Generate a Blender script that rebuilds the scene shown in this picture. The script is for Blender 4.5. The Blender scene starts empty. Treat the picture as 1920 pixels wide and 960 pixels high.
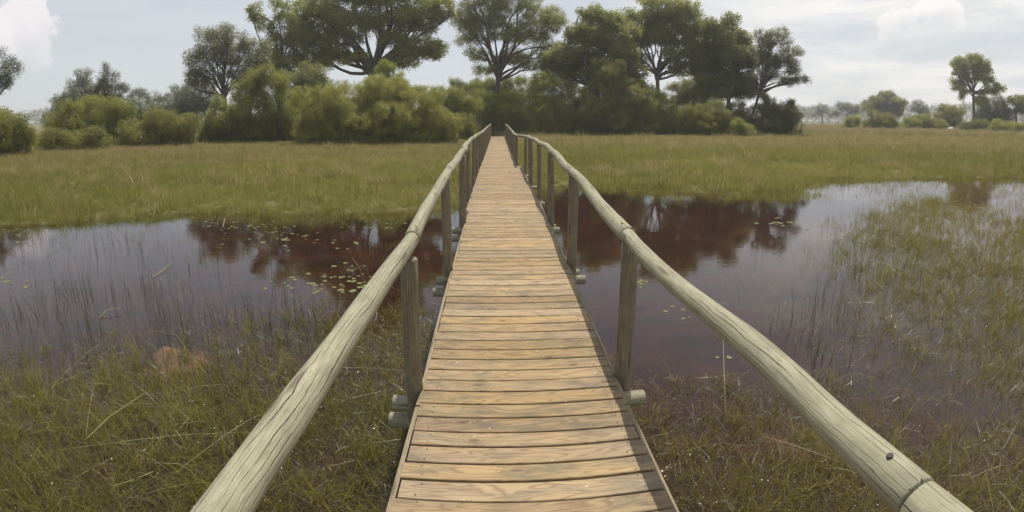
import bpy, bmesh, math, random
import numpy as np
from mathutils import Vector, Matrix, noise

sc = bpy.context.scene
col = sc.collection
R = math.radians
rng = np.random.default_rng(7)
random.seed(7)

# ------------------------------------------------------------------ camera, world, sun, exposure
WATER = 0.0
DECK = 0.62                     # top of the walkway above the water
CAMZ = DECK + 1.6
F_PX = 920.0                    # pixels per radian of the wide action-camera lens (1920 px wide picture)
CXP, CYP, PITCH = 960.0, 240.0, 15 / 920.0

cam_data = bpy.data.cameras.new('camera')
cam = bpy.data.objects.new('camera', cam_data)
col.objects.link(cam)
sc.camera = cam
cam.location = (0, 0, CAMZ)
cam.rotation_euler = (R(90) - PITCH, 0, 0)
cam_data.type = 'PANO'
cam_data.panorama_type = 'FISHEYE_LENS_POLYNOMIAL'
cam_data.sensor_width = 36
cam_data.sensor_fit = 'HORIZONTAL'
cam_data.fisheye_fov = R(200)
cam_data.fisheye_polynomial_k0 = 0
cam_data.fisheye_polynomial_k1 = -(960 / F_PX / 18)
cam_data.fisheye_polynomial_k2 = 0
cam_data.fisheye_polynomial_k3 = 0
cam_data.fisheye_polynomial_k4 = 0
cam_data.shift_y = -0.25
cam_data.clip_start = 0.02
cam_data.clip_end = 6000

SUN_EL, SUN_AZ = R(66), R(7)   # high, ahead of the camera and a little to the right
sun_dir = Vector((math.sin(SUN_AZ) * math.cos(SUN_EL), math.cos(SUN_AZ) * math.cos(SUN_EL), math.sin(SUN_EL)))
sl = bpy.data.lights.new('sun', 'SUN')
sl.energy = 4.7
sl.angle = R(0.55)
sl.color = (1.0, 0.94, 0.84)
sun = bpy.data.objects.new('sun', sl)
col.objects.link(sun)
sun.rotation_euler = (-sun_dir).to_track_quat('-Z', 'Y').to_euler()
sun.location = (0, 0, 60)

sc.view_settings.view_transform = 'Standard'
sc.view_settings.look = 'None'
sc.view_settings.exposure = 0.06
sc.view_settings.gamma = 1
sc.cycles.max_bounces = 8
sc.cycles.diffuse_bounces = 3
sc.cycles.glossy_bounces = 3
sc.cycles.transparent_max_bounces = 12
sc.cycles.transmission_bounces = 4
sc.cycles.volume_bounces = 0
sc.cycles.sample_clamp_direct = 12
sc.cycles.sample_clamp_indirect = 4

world = bpy.data.worlds.new('World')
sc.world = world
world.use_nodes = True


class NT:
    """tiny helper to write node trees"""
    def __init__(s, tree):
        s.t = tree
        s.t.nodes.clear()
    def n(s, typ, ins=None, **kw):
        nd = s.t.nodes.new(typ)
        for k, v in kw.items():
            setattr(nd, k, v)
        for k, v in (ins or {}).items():
            sock = nd.inputs[k]
            if isinstance(v, bpy.types.NodeSocket):
                s.t.links.new(v, sock)
            else:
                sock.default_value = v
        return nd
    def math(s, op, a, b=0.0, c=0.0, clamp=False):
        nd = s.n('ShaderNodeMath', {0: a, 1: b, 2: c}, operation=op)
        nd.use_clamp = clamp
        return nd.outputs[0]
    def mix(s, fac, a, b, blend='MIX'):
        nd = s.n('ShaderNodeMix', data_type='RGBA', blend_type=blend)
        for i, v in ((0, fac), (6, a), (7, b)):
            if isinstance(v, bpy.types.NodeSocket):
                s.t.links.new(v, nd.inputs[i])
            else:
                nd.inputs[i].default_value = (*v, 1) if i > 0 and len(v) == 3 else v
        return nd.outputs[2]
    def ramp(s, fac, stops, interp='LINEAR'):
        nd = s.n('ShaderNodeValToRGB', {0: fac})
        cr = nd.color_ramp
        cr.interpolation = interp
        while len(cr.elements) < len(stops):
            cr.elements.new(0.5)
        for e, (p, c) in zip(cr.elements, stops):
            e.position = p
            e.color = (c, c, c, 1) if isinstance(c, (int, float)) else (*c, 1)
        return nd.outputs[0]
    def noise(s, vec, scale, detail=3, rough=0.55, dist=0.0, out=0):
        ins = {'Scale': scale, 'Detail': detail, 'Roughness': rough, 'Distortion': dist}
        if vec is not None:
            ins['Vector'] = vec
        return s.n('ShaderNodeTexNoise', ins).outputs[out]
    def mapping(s, vec, scale=(1, 1, 1), loc=(0, 0, 0), rot=(0, 0, 0)):
        return s.n('ShaderNodeMapping', {'Vector': vec, 'Scale': scale, 'Location': loc, 'Rotation': rot}).outputs[0]


# sky: Nishita plus thin high haze and fair-weather clouds
w = NT(world.node_tree)
sky = w.n('ShaderNodeTexSky', sky_type='NISHITA', sun_disc=False, sun_elevation=SUN_EL,
          sun_rotation=SUN_AZ, altitude=950.0, air_density=1.0, dust_density=1.6, ozone_density=1.0)
tc = w.n('ShaderNodeTexCoord').outputs['Generated']
sep = w.n('ShaderNodeSeparateXYZ', {0: tc})
elev = sep.outputs[2]
veil = w.n('ShaderNodeMapRange', {0: elev, 1: 0.38, 2: 0.95, 3: 0.80, 4: 0.12}).outputs[0]
c_sky = w.mix(veil, sky.outputs[0], (5.0, 5.2, 5.35))
# stretched layer clouds, heavier to the right
azx = sep.outputs[0]
lay = w.noise(w.mapping(tc, (1.6, 1.6, 7.5)), 1.7, 5, 0.6, 0.3)
layw = w.n('ShaderNodeMapRange', {0: azx, 1: 0.1, 2: 0.62, 3: 0.0, 4: 1.0}, interpolation_type='SMOOTHSTEP').outputs[0]
laym = w.math('MULTIPLY', w.ramp(lay, [(0.36, 0.0), (0.58, 1.0)]), w.math('MULTIPLY_ADD', layw, 0.85, 0.1), clamp=True)
c1 = w.mix(w.math('MULTIPLY', layw, 0.35), c_sky, (6.3, 6.25, 6.1))
c1 = w.mix(laym, c1, (7.6, 7.45, 7.15))
# grey-blue undersides low on the right
und = w.noise(w.mapping(tc, (1.3, 1.3, 9.0), (3.1, 1.7, 0.4)), 2.1, 4, 0.55, 0.2)
undm = w.math('MULTIPLY', w.ramp(und, [(0.45, 0.0), (0.62, 1.0)]), w.math('MULTIPLY', layw, 0.42), clamp=True)
c1 = w.mix(undm, c1, (5.2, 5.55, 6.1))


def cumulus(src, az, el, raz, rel, bright, amount):
    """a cloud heap at a compass direction, its outline broken by noise"""
    d = Vector((math.sin(R(az)) * math.cos(R(el)), math.cos(R(az)) * math.cos(R(el)), math.sin(R(el))))
    ux = Vector((math.cos(R(az)), -math.sin(R(az)), 0))
    nz = w.noise(tc, 9.0, 8, 0.68, 0.0, out=1)
    off = w.n('ShaderNodeVectorMath', {0: nz, 1: (0.5, 0.5, 0.5)}, operation='SUBTRACT').outputs[0]
    off = w.n('ShaderNodeVectorMath', {0: off, 'Scale': 0.13}, operation='SCALE').outputs[0]
    p = w.n('ShaderNodeVectorMath', {0: tc, 1: off}, operation='ADD').outputs[0]
    p = w.n('ShaderNodeVectorMath', {0: p, 1: tuple(d)}, operation='SUBTRACT').outputs[0]
    a = w.n('ShaderNodeVectorMath', {0: p, 1: tuple(ux / math.sin(R(raz)))}, operation='DOT_PRODUCT').outputs['Value']
    b = w.n('ShaderNodeVectorMath', {0: p, 1: (0, 0, 1 / math.sin(R(rel)))}, operation='DOT_PRODUCT').outputs['Value']
    fwd = w.n('ShaderNodeVectorMath', {0: tc, 1: tuple(d)}, operation='DOT_PRODUCT').outputs['Value']
    r2 = w.math('ADD', w.math('MULTIPLY', a, a), w.math('MULTIPLY', b, b))
    m = w.n('ShaderNodeMapRange', {0: r2, 1: 1.0, 2: 0.72, 3: 0.0, 4: 1.0}, interpolation_type='SMOOTHSTEP').outputs[0]
    m = w.math('MULTIPLY', m, w.math('GREATER_THAN', fwd, 0.3))
    # thinner towards its foot
    foot = w.n('ShaderNodeMapRange', {0: b, 1: -0.9, 2: 0.25, 3: 0.12, 4: 1.0}).outputs[0]
    m = w.math('MULTIPLY', w.math('MULTIPLY', m, foot), amount, clamp=True)
    return w.mix(m, src, bright)


c1 = cumulus(c1, -57.5, 9.2, 3.9, 4.2, (7.5, 7.1, 7.2), 0.85)
c1 = cumulus(c1, -64.0, 7.5, 6.5, 4.6, (7.4, 7.0, 7.1), 0.8)
c1 = cumulus(c1, 46.0, 10.5, 3.6, 1.5, (7.9, 7.6, 7.4), 0.7)
c1 = cumulus(c1, 50.0, 10.9, 3.6, 1.9, (8.0, 7.7, 7.5), 0.85)
c1 = cumulus(c1, 61.5, 12.5, 2.6, 1.6, (8.3, 8.0, 8.0), 0.7)
bg = w.n('ShaderNodeBackground', {0: c1, 1: 0.125})
w.t.links.new(bg.outputs[0], w.n('ShaderNodeOutputWorld').outputs[0] if False else w.n('ShaderNodeOutputWorld').inputs[0])


# ------------------------------------------------------------------ helpers
def at(px, py, d):
    """world point seen at a photograph pixel (1920 x 960), horizontal distance d from the camera's foot"""
    u, v = px - CXP, CYP - py
    r = math.hypot(u, v) or 1e-9
    t = r / F_PX
    x, z, y = math.sin(t) * u / r, math.sin(t) * v / r, math.cos(t)
    y, z = y * math.cos(PITCH) + z * math.sin(PITCH), -y * math.sin(PITCH) + z * math.cos(PITCH)
    k = d / math.hypot(x, y)
    return Vector((x * k, y * k, CAMZ + z * k))


def on_water(px, py, z=0.0):
    u, v = px - CXP, CYP - py
    r = math.hypot(u, v)
    t = r / F_PX
    x, zz, y = math.sin(t) * u / r, math.sin(t) * v / r, math.cos(t)
    y, zz = y * math.cos(PITCH) + zz * math.sin(PITCH), -y * math.sin(PITCH) + zz * math.cos(PITCH)
    k = (CAMZ - z) / -zz
    return Vector((x * k, y * k, z))


def tag(o, label=None, cat=None, group=None, kind=None):
    if label: o['label'] = label
    if cat: o['category'] = cat
    if group: o['group'] = group
    if kind: o['kind'] = kind
    return o


def empty(name, loc):
    o = bpy.data.objects.new(name, None)
    o.location = loc
    o.empty_display_size = 0.2
    col.objects.link(o)
    return o


def link(name, me, mat=None, parent=None, loc=None, rot=None):
    o = bpy.data.objects.new(name, me)
    if mat is not None and not me.materials:
        me.materials.append(mat)
    col.objects.link(o)
    if loc is not None: o.location = loc
    if rot is not None: o.rotation_euler = rot
    if parent is not None: o.parent = parent
    return o


def mesh(name, v, f, smooth=True, uv=None):
    me = bpy.data.meshes.new(name)
    me.from_pydata([tuple(p) for p in v], [], f)
    if uv is not None:
        l = me.uv_layers.new(name='uv')
        l.data.foreach_set('uv', np.asarray(uv, dtype=np.float32).ravel())
    me.polygons.foreach_set('use_smooth', [smooth] * len(me.polygons))
    me.update()
    return me


def fbm(x, y, s, seed=0.0, oct=3):
    return noise.fractal(Vector((x * s + seed * 17.3, y * s - seed * 9.1, seed)), 0.9, 2.1, oct)


def new_mat(name):
    m = bpy.data.materials.new(name)
    m.use_nodes = True
    return m, NT(m.node_tree)


# ------------------------------------------------------------------ materials
def mat_out(n, sh):
    o = n.n('ShaderNodeOutputMaterial')
    n.t.links.new(sh, o.inputs[0])
    return o


def foliage_mat(name, dark, mid, light, transl=0.35, gloss=0.12):
    m, n = new_mat(name)
    tint = n.n('ShaderNodeAttribute', attribute_type='INSTANCER', attribute_name='tint').outputs['Fac']
    rnd = n.n('ShaderNodeNewGeometry').outputs['Random Per Island']
    f = n.math('ADD', n.math('MULTIPLY', tint, 0.8), n.math('MULTIPLY', rnd, 0.2))
    c = n.ramp(f, [(0.0, dark), (0.5, mid), (1.0, light)])
    d = n.n('ShaderNodeBsdfDiffuse', {0: c})
    ct = n.mix(0.5, c, (c_ := tuple(min(1, v * 1.5) for v in light)))
    tr = n.n('ShaderNodeBsdfTranslucent', {0: ct})
    a = n.n('ShaderNodeMixShader', {0: transl, 1: d.outputs[0], 2: tr.outputs[0]})
    g = n.n('ShaderNodeBsdfGlossy', {0: (0.8, 0.85, 0.8, 1), 'Roughness': 0.5})
    fr = n.n('ShaderNodeFresnel', {'IOR': 1.4}).outputs[0]
    b = n.n('ShaderNodeMixShader', {0: n.math('MULTIPLY', fr, gloss), 1: a.outputs[0], 2: g.outputs[0]})
    mat_out(n, b.outputs[0])
    return m


def bark_mat(name, c0, c1):
    m, n = new_mat(name)
    oc = n.n('ShaderNodeTexCoord').outputs['Object']
    t = n.noise(n.mapping(oc, (3, 3, 0.7)), 2.5, 5, 0.65)
    c = n.ramp(t, [(0.3, c0), (0.7, c1)])
    bp = n.n('ShaderNodeBump', {'Strength': 0.6, 'Distance': 0.08, 'Height': t})
    b = n.n('ShaderNodeBsdfPrincipled', {'Base Color': c, 'Roughness': 0.9, 'Normal': bp.outputs[0]})
    mat_out(n, b.outputs[0])
    return m


def plank_mat():
    m, n = new_mat('weathered_pine_plank')
    oc = n.n('ShaderNodeTexCoord').outputs['Object']
    oc = n.mapping(oc, (1.17, 0.145, 1.0))          # the board meshes are unit sized and scaled: back to metres
    oi = n.n('ShaderNodeObjectInfo').outputs['Random']
    offs = n.n('ShaderNodeCombineXYZ', {0: n.math('MULTIPLY', oi, 37.0), 1: n.math('MULTIPLY', oi, 91.0), 2: n.math('MULTIPLY', oi, 13.0)}).outputs[0]
    p = n.n('ShaderNodeVectorMath', {0: oc, 1: offs}, operation='ADD').outputs[0]
    # flat-sawn grain: broad contour lines of a slow noise that runs along the board
    slow = n.noise(n.mapping(p, (1.5, 9.0, 4.0)), 1.0, 2, 0.45, 0.4)
    bands = n.math('SINE', n.math('MULTIPLY', slow, 75.0))
    bandm = n.math('POWER', n.math('MULTIPLY_ADD', bands, 0.5, 0.5), 3.0)
    fine = n.noise(n.mapping(p, (4.0, 130.0, 60.0)), 1.0, 3, 0.6)
    # knots
    vor = n.n('ShaderNodeTexVoronoi', {'Vector': n.mapping(p, (2.6, 4.6, 0.6)), 'Scale': 1.0, 'Randomness': 1.0}, voronoi_dimensions='2D')
    has = n.math('GREATER_THAN', n.n('ShaderNodeSeparateColor', {0: vor.outputs['Color']}).outputs[0], 0.55)
    kn = n.math('MULTIPLY', has, n.ramp(vor.outputs['Distance'], [(0.035, 1.0), (0.10, 0.0)]))
    ring = n.math('MULTIPLY', n.math('MULTIPLY', has, n.ramp(vor.outputs['Distance'], [(0.08, 1.0), (0.40, 0.0)])),
                  n.math('POWER', n.math('MULTIPLY_ADD', n.math('SINE', n.math('MULTIPLY', n.math('ADD', vor.outputs['Distance'], n.math('MULTIPLY', slow, 0.25)), 80.0)), 0.5, 0.5), 2.0))
    x = n.math('ABSOLUTE', n.n('ShaderNodeSeparateXYZ', {0: oc}).outputs[0])
    edge_w = n.math('ADD', x, n.math('MULTIPLY', n.math('SUBTRACT', n.noise(n.mapping(p, (2.5, 7, 1)), 1.0, 3), 0.5), 0.75))
    worn = n.n('ShaderNodeMapRange', {0: edge_w, 1: 0.14, 2: 0.58, 3: 1.0, 4: 0.0}, interpolation_type='SMOOTHSTEP').outputs[0]
    worn = n.math('MULTIPLY', worn, n.math('MULTIPLY_ADD', oi, 0.3, 0.35), clamp=True)
    base = n.mix(worn, (0.325, 0.235, 0.128), (0.41, 0.265, 0.115))
    base = n.mix(n.math('MULTIPLY', bandm, 0.72), base, (0.19, 0.11, 0.05))
    base = n.mix(n.math('MULTIPLY', ring, 0.6), base, (0.17, 0.095, 0.045))
    base = n.mix(n.math('MULTIPLY', n.ramp(fine, [(0.35, 1.0), (0.6, 0.0)]), 0.4), base, (0.25, 0.19, 0.12))
    base = n.mix(n.math('MULTIPLY', kn, 0.8), base, (0.10, 0.06, 0.035))
    # grey-green algae and dirt patches
    alg = n.noise(n.mapping(p, (3.0, 8.0, 3.0)), 1.0, 5, 0.65, 0.5)
    base = n.mix(n.math('MULTIPLY', n.ramp(alg, [(0.47, 0.0), (0.66, 1.0)]), 0.72), base, (0.14, 0.12, 0.08))
    # bird droppings / pale scuffs
    sp = n.noise(n.mapping(p, (22, 30, 10)), 1.0, 2, 0.5)
    base = n.mix(n.math('MULTIPLY', n.ramp(sp, [(0.735, 0.0), (0.76, 1.0)]), 0.6), base, (0.7, 0.68, 0.62))
    hsv = n.n('ShaderNodeHueSaturation', {'Value': n.math('MULTIPLY_ADD', n.math('FRACT', n.math('MULTIPLY', oi, 57.3)), 0.34, 0.80),
                                          'Saturation': n.math('MULTIPLY_ADD', n.math('FRACT', n.math('MULTIPLY', oi, 23.7)), 0.2, 0.85), 'Color': base}).outputs[0]
    h = n.math('ADD', n.math('MULTIPLY', fine, 0.6), n.math('MULTIPLY', bandm, -0.35))
    bp = n.n('ShaderNodeBump', {'Strength': 0.55, 'Distance': 0.003, 'Height': h})
    b = n.n('ShaderNodeBsdfPrincipled', {'Base Color': hsv, 'Roughness': 0.72, 'Normal': bp.outputs[0], 'Specular IOR Level': 0.2})
    mat_out(n, b.outputs[0])
    return m


def log_mat(name, c_hi, c_lo, crack=1.0):
    """treated pine pole; uv = (metres along, metres around)"""
    m, n = new_mat(name)
    uv = n.n('ShaderNodeTexCoord').outputs['UV']
    oi = n.n('ShaderNodeObjectInfo').outputs['Random']
    offs = n.n('ShaderNodeCombineXYZ', {0: n.math('MULTIPLY', oi, 41.0), 1: n.math('MULTIPLY', oi, 7.0)}).outputs[0]
    p = n.n('ShaderNodeVectorMath', {0: uv, 1: offs}, operation='ADD').outputs[0]
    fib = n.noise(n.mapping(p, (5.0, 230.0, 1)), 1.0, 5, 0.65, 0.2)
    blot = n.noise(n.mapping(p, (6.0, 12.0, 1)), 1.0, 6, 0.65, 0.4)
    warp = n.math('MULTIPLY', n.noise(n.mapping(p, (2.2, 3.0, 1)), 1.0, 3, 0.6), 0.05)
    sp = n.n('ShaderNodeSeparateXYZ', {0: p})
    y2 = n.math('ADD', n.math('ADD', sp.outputs[1], warp), n.math('MULTIPLY', n.noise(n.mapping(p, (9, 20, 1)), 1.0, 4, 0.7), 0.012))
    # long drying checks: thin lines in the round direction, broken along the length
    cell = n.math('MULTIPLY', y2, 55.0)
    idc = n.math('FLOOR', cell)
    dist = n.math('ABSOLUTE', n.math('SUBTRACT', n.math('FRACT', cell), 0.5))
    cut = n.noise(n.n('ShaderNodeCombineXYZ', {0: n.math('MULTIPLY', sp.outputs[0], 1.7), 1: n.math('MULTIPLY', idc, 7.77)}).outputs[0], 1.0, 2, 0.5)
    wid = n.math('MULTIPLY', n.ramp(cut, [(0.44, 0.0), (0.60, 0.7), (0.72, 1.0)]), 0.12)
    cr = n.math('MULTIPLY', n.math('LESS_THAN', dist, wid), crack)
    c = n.mix(n.ramp(blot, [(0.3, 0.0), (0.7, 1.0)]), c_lo, c_hi)
    c = n.mix(n.math('MULTIPLY', n.ramp(fib, [(0.35, 1.0), (0.6, 0.0)]), 0.62), c, tuple(v * 0.5 for v in c_lo))
    pale = n.noise(n.mapping(p, (7.0, 16.0, 1)), 1.0, 2, 0.5)
    c = n.mix(n.math('MULTIPLY', n.ramp(pale, [(0.64, 0.0), (0.78, 1.0)]), 0.22), c, (0.55, 0.52, 0.43))
    stain = n.noise(n.mapping(p, (5.0, 11.0, 1), (9, 4, 0)), 1.0, 4, 0.65)
    c = n.mix(n.math('MULTIPLY', n.ramp(stain, [(0.58, 0.0), (0.74, 1.0)]), 0.3), c, tuple(v * 0.5 for v in c_lo))
    kv = n.n('ShaderNodeTexVoronoi', {'Vector': n.mapping(p, (1.3, 7.0, 1)), 'Scale': 1.0}, voronoi_dimensions='2D').outputs['Distance']
    kn = n.ramp(kv, [(0.05, 1.0), (0.12, 0.0)])
    c = n.mix(n.math('MULTIPLY', kn, 0.75), c, (0.10, 0.075, 0.045))
    grime = n.noise(n.mapping(p, (14.0, 60.0, 1), (3, 2, 0)), 1.0, 4, 0.7)
    c = n.mix(n.math('MULTIPLY', n.ramp(grime, [(0.52, 0.0), (0.68, 1.0)]), 0.45), c, tuple(v * 0.5 for v in c_lo))
    c = n.mix(cr, c, (0.045, 0.035, 0.025))
    h = n.math('SUBTRACT', n.math('MULTIPLY', fib, 0.25), cr)
    bp = n.n('ShaderNodeBump', {'Strength': 0.8, 'Distance': 0.006, 'Height': h})
    b = n.n('ShaderNodeBsdfPrincipled', {'Base Color': c, 'Roughness': 0.75, 'Normal': bp.outputs[0], 'Specular IOR Level': 0.35})
    mat_out(n, b.outputs[0])
    return m


def simple_mat(name, c, rough=0.8, bump=0.0, scale=30.0, spec=0.4, c2=None):
    m, n = new_mat(name)
    oc = n.n('ShaderNodeTexCoord').outputs['Object']
    t = n.noise(oc, scale, 4, 0.6)
    cc = n.mix(t, c, c2 or tuple(v * 0.6 for v in c))
    ins = {'Base Color': cc, 'Roughness': rough, 'Specular IOR Level': spec}
    if bump:
        ins['Normal'] = n.n('ShaderNodeBump', {'Strength': bump, 'Distance': 0.01, 'Height': t}).outputs[0]
    b = n.n('ShaderNodeBsdfPrincipled', ins)
    mat_out(n, b.outputs[0])
    return m


M = {}
M['plank'] = plank_mat()
M['rail'] = log_mat('grey_green_rail_pole', (0.40, 0.375, 0.255), (0.27, 0.255, 0.165), 1.0)
M['post'] = log_mat('brown_post_pole', (0.27, 0.225, 0.14), (0.165, 0.135, 0.085), 0.7)
M['beam'] = log_mat('pale_crossbeam_pole', (0.38, 0.35, 0.24), (0.27, 0.24, 0.16), 0.6)
M['edge'] = log_mat('edge_board_wood', (0.37, 0.30, 0.19), (0.25, 0.20, 0.125), 0.5)
M['bolt'] = simple_mat('rusty_bolt', (0.05, 0.035, 0.025), 0.6, 0.3, 200.0)
M['scar'] = simple_mat('pale_fresh_wood', (0.62, 0.58, 0.48), 0.7, 0.3, 60.0)
M['bark'] = bark_mat('dark_bark', (0.05, 0.042, 0.035), (0.12, 0.10, 0.08))
M['bark_pale'] = bark_mat('grey_bark', (0.09, 0.08, 0.065), (0.19, 0.17, 0.14))
M['f_tree'] = foliage_mat('tree_leaves', (0.11, 0.115, 0.035), (0.24, 0.25, 0.07), (0.37, 0.37, 0.12), 0.52, 0.12)
M['f_dark'] = foliage_mat('dark_tree_leaves', (0.085, 0.085, 0.034), (0.175, 0.185, 0.06), (0.28, 0.28, 0.09), 0.52, 0.12)
M['f_airy'] = foliage_mat('pale_tree_leaves', (0.11, 0.11, 0.055), (0.18, 0.18, 0.085), (0.27, 0.26, 0.13), 0.5, 0.35)
M['f_bush'] = foliage_mat('olive_bush_leaves', (0.08, 0.07, 0.02), (0.265, 0.26, 0.055), (0.46, 0.43, 0.12), 0.30, 0.10)
M['f_green'] = foliage_mat('green_bush_leaves', (0.06, 0.055, 0.014), (0.235, 0.245, 0.045), (0.40, 0.40, 0.08), 0.38, 0.12)
M['f_blue'] = foliage_mat('grey_green_leaves', (0.085, 0.09, 0.06), (0.14, 0.15, 0.09), (0.2, 0.21, 0.13), 0.45, 0.35)
M['f_rust'] = foliage_mat('rusty_leaves', (0.09, 0.04, 0.015), (0.17, 0.08, 0.03), (0.25, 0.14, 0.05))
M['g_near'] = foliage_mat('marsh_grass_blades', (0.09, 0.055, 0.016), (0.155, 0.155, 0.026), (0.36, 0.33, 0.09), 0.45, 0.15)
M['g_weed'] = foliage_mat('water_weed_strands', (0.08, 0.036, 0.015), (0.13, 0.11, 0.026), (0.23, 0.21, 0.05), 0.3, 0.2)
M['g_right'] = foliage_mat('brown_marsh_grass_blades', (0.13, 0.065, 0.022), (0.18, 0.16, 0.034), (0.33, 0.29, 0.085), 0.4, 0.15)
M['g_meadow'] = foliage_mat('meadow_grass_blades', (0.075, 0.095, 0.014), (0.150, 0.178, 0.025), (0.40, 0.34, 0.13), 0.45, 0.04)
M['g_dry'] = foliage_mat('dry_grass_blades', (0.17, 0.125, 0.04), (0.31, 0.24, 0.10), (0.47, 0.38, 0.20), 0.4, 0.05)
M['rush'] = foliage_mat('rush_stems', (0.035, 0.045, 0.02), (0.06, 0.07, 0.028), (0.16, 0.14, 0.06), 0.15, 0.1)
M['lily'] = simple_mat('lily_pad_leaf', (0.19, 0.20, 0.055), 0.4, 0.2, 25.0, 0.4, (0.10, 0.11, 0.035))
M['stalk'] = simple_mat('reed_stalk_skin', (0.27, 0.27, 0.10), 0.55, 0.2, 30.0, 0.4, (0.16, 0.18, 0.06))
M['dry_stalk'] = simple_mat('dry_stalk_skin', (0.36, 0.26, 0.12), 0.6, 0.2, 30.0, 0.4, (0.22, 0.16, 0.08))


# ------------------------------------------------------------------ the lie of the land
SHORE = [(-60, 0), (-20, 3.2), (-10.7, 6.2), (-8.3, 9.0), (-6.9, 10.2), (-4.5, 10.6), (-2.4, 11.2), (-0.5, 12.6), (1.7, 16.2), (3.6, 15.4),
         (5.6, 13.9), (8.5, 12.8), (11.0, 15.4), (16.5, 14.2), (20, 12.0), (26, 9.5), (60, 6)]
SX = np.array([p[0] for p in SHORE], float)
SY = np.array([p[1] for p in SHORE], float)


def shore(x):
    return np.interp(x, SX, SY)


def noise2(x, y, s, seed=0.0):
    """vectorised value-like noise: a few rotated sines, cheap and good enough for patchiness"""
    r = np.random.default_rng(int(seed * 1000) + 5)
    out = np.zeros_like(x, dtype=float)
    a = 1.0
    tot = 0
    for o in range(5):
        for k in range(3):
            th, ph, ph2 = r.uniform(0, 6.28, 3)
            q = (x * math.cos(th) + y * math.sin(th)) * s * (1.9 ** o) * r.uniform(0.8, 1.25)
            q2 = (x * math.sin(th * 1.7) - y * math.cos(th * 1.7)) * s * (1.9 ** o)
            out += a * np.sin(q + ph + 1.7 * np.sin(q2 + ph2))
            tot += a * 0.7
        a *= 0.6
    return out / tot


MX, MY = on_water(330, 652, -0.1)[:2]      # sandy mound under the water


def terrain(x, y):
    x = np.asarray(x, float)
    y = np.asarray(y, float)
    e = y - shore(x) + 0.35 * noise2(x, y, 1.1, 1)        # >0 on land
    r = np.hypot(x, y)
    land = np.clip(0.03 + 0.012 * e, 0, 0.16) + 0.40 * np.clip((r - 24) / 45, 0, 1) ** 1.2 + 0.12 * np.clip((r - 60) / 80, 0, 1)
    land = land + 0.035 * noise2(x, y, 0.9, 2) * np.clip(e, 0, 1)
    deep = pool_depth(x, y)
    s = np.clip((e + 0.5) / 1.0, 0, 1)
    s = s * s * (3 - 2 * s)
    z = -deep * (1 - s) + land * s
    mound = np.maximum(np.exp(-(((x - MX) / 0.30) ** 2 + ((y - MY) / 0.17) ** 2)), 0.8 * np.exp(-(((x - MX - 0.36) / 0.26) ** 2 + ((y - MY + 0.10) / 0.11) ** 2)))
    mound = np.clip(mound * 1.3, 0, 1)
    return z * (1 - mound) - 0.10 * mound


def weed_density(x, y):
    """0..1: how thickly marsh plants fill the flooded part"""
    r = np.hypot(x, y)
    nz = noise2(x, y, 1.0, 3)
    left = np.clip((5.7 - r + 0.9 * nz) / 2.4, 0, 1)
    # right hand marsh: everything beyond a line that runs away from the camera
    edge = np.interp(y, [0, 2.0, 3.2, 4.6, 6.6, 8.8, 10.5, 13], [2.6, 3.0, 3.5, 4.3, 5.3, 7.4, 10.8, 15])
    rr = np.clip((x - edge + 0.3 + 0.7 * nz) / 2.4, 0, 1)
    front = np.clip((4.3 - r + 0.8 * nz) / 1.6, 0, 1)
    hole = np.exp(-(((x - 2.95) / 0.75) ** 2 + ((y - 2.35) / 0.55) ** 2))
    right = np.maximum(rr * 0.55, front) * (1 - 0.85 * hole)
    d = np.where(x < 0.1, left, right)
    d = d * (1 - 0.97 * np.exp(-(((x - MX) / 0.7) ** 4 + ((y - MY + 0.05) / 0.36) ** 4)))
    return np.clip(d, 0, 1)


def pool_depth(x, y):
    return 0.34 + 0.08 * noise2(x, y, 0.7, 4) - 0.17 * weed_density(x, y)


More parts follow.
